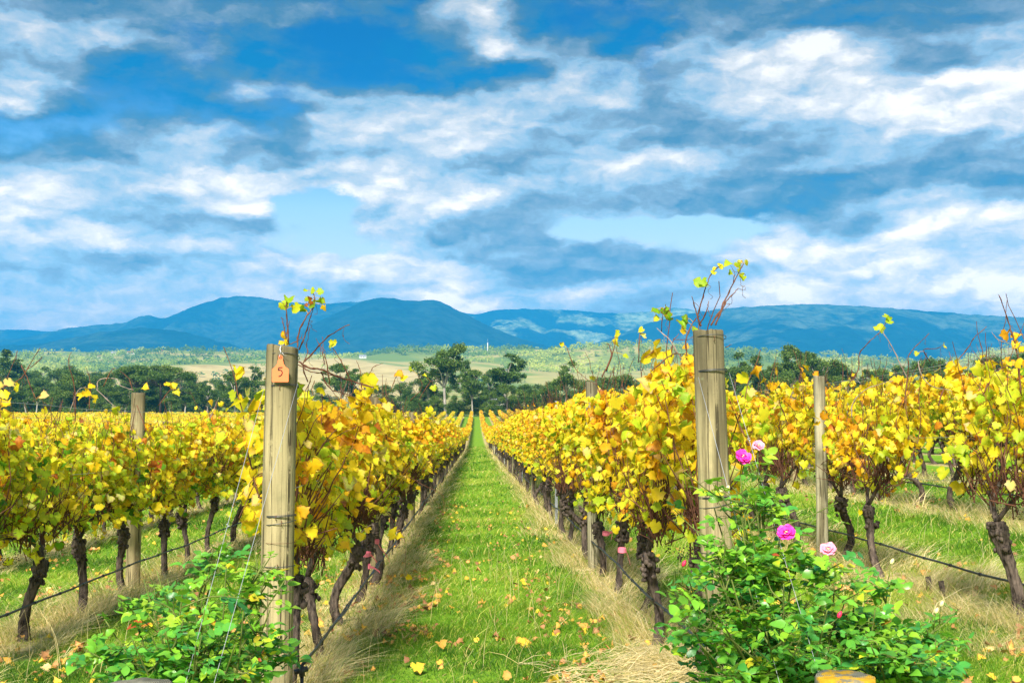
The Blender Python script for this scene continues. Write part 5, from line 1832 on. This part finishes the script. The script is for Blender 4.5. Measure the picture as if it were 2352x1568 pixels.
def house(px, py, Y, w, d, h, label, roofm=M_ROOF, rz=0.2, group='small distant white houses'):
    p = at(px, py, Y)
    z = gz(p[0], Y)
    o = thing('house', label, 'house', (p[0], Y, z), rz, group)
    mb = MB()
    V = [(-w / 2, -d / 2, -2), (w / 2, -d / 2, -2), (w / 2, d / 2, -2), (-w / 2, d / 2, -2), (-w / 2, -d / 2, h), (w / 2, -d / 2, h), (w / 2, d / 2, h), (-w / 2, d / 2, h)]
    mb.add(V, [(0, 1, 5, 4), (1, 2, 6, 5), (2, 3, 7, 6), (3, 0, 4, 7)])
    mb.add([(-w / 2, -d / 2, h), (-w / 2, d / 2, h), (-w / 2, 0, h + d * .3), (w / 2, -d / 2, h), (w / 2, d / 2, h), (w / 2, 0, h + d * .3)], None, [(0, 2, 1), (3, 4, 5)])
    mb.build('wall', M_WHITEWALL, o, smooth=False)
    e = .4; k_ = .3
    mb = MB()
    rt_ = h + d * .3 + .15
    mb.add([(-w / 2 - e, -d / 2 - e, h - e * .6 + .1), (w / 2 + e, -d / 2 - e, h - e * .6 + .1), (w / 2 + e, 0, rt_), (-w / 2 - e, 0, rt_), (-w / 2 - e, d / 2 + e, h - e * .6 + .1), (w / 2 + e, d / 2 + e, h - e * .6 + .1)], [(0, 1, 2, 3), (3, 2, 5, 4)])
    mb.build('roof', roofm, o, smooth=False)
    for q in (-.28, .05, .3):
        mb = MB()
        x = q * w
        mb.add([(x - .7, -d / 2 - .03, h * .35), (x + .7, -d / 2 - .03, h * .35), (x + .7, -d / 2 - .03, h * .8), (x - .7, -d / 2 - .03, h * .8)], [(0, 1, 2, 3)])
        mb.build('window', M_WINDOW, o, smooth=False)


house(1128, 885, 800, 16, 8, 4, 'long white farm shed behind the broad gum tree at the path end', rz=.1)
house(1150, 886, 830, 8, 6, 3.5, 'small white farmhouse right of the long shed', rz=.3)
house(833, 822, 2450, 13, 9, 4.5, 'pale farmhouse on the tan hillside left of the central gums')
for kk, (px, py, Y, lab) in enumerate(((232, 824, 3000, 'leftmost white house of the far hazy village'), (262, 820, 3100, 'second white house from the left in the far hazy village'), (300, 825, 2900, 'terracotta-roofed house in the middle of the far hazy village'),
                                       (335, 818, 3200, 'white house second from right in the far hazy village'), (372, 822, 3000, 'rightmost white house of the far hazy village'))):
    house(px, py, Y, 15, 10, 5.5, lab, M_REDROOF if kk % 2 == 0 else M_ROOF, rz=.2 * kk)
p = at(1120, 806, 2600)
zt = gz(p[0], 2600)
ms_ = thing('mast', 'thin white mast on the far ridge above the central gums', 'mast', (p[0], 2600, zt))
mb = MB(); tube(mb, [(0, 0, -1), (0, 0, 26)], [1.1, .8], 8); mb.build('tower', M_WHITEWALL, ms_)
mb = MB(); tube(mb, [(0, 0, 26), (0, 0, 34)], [.3, .2], 6); mb.build('aerial', M_STEEL, ms_)

# ------------------------------------------------------------------ haze
m, t, out = new_mat('haze')
pv = t.add('ShaderNodeVolumePrincipled')
pv.inputs['Color'].default_value = (0.03, 0.43, 1.0, 1)
pv.inputs['Density'].default_value = 0.00012
pv.inputs['Anisotropy'].default_value = 0.0
t.l.new(pv.outputs[0], out.inputs['Volume'])
zb, ztop = -125.0, 965.0
X0, X1, Y0, Y1 = -16500., 16500., -60., 15000.
V = [(X0, Y0, zb), (X1, Y0, zb), (X1, Y1, zb), (X0, Y1, zb), (X0, Y0, ztop), (X1, Y0, ztop), (X1, Y1, ztop), (X0, Y1, ztop)]
o = MB().add(V, [(3, 2, 1, 0), (4, 5, 6, 7), (0, 1, 5, 4), (1, 2, 6, 5), (2, 3, 7, 6), (3, 0, 4, 7)]).build('haze', m, smooth=False)
stuff(o, 'thin blue haze filling the valley in front of the mountains', 'haze')
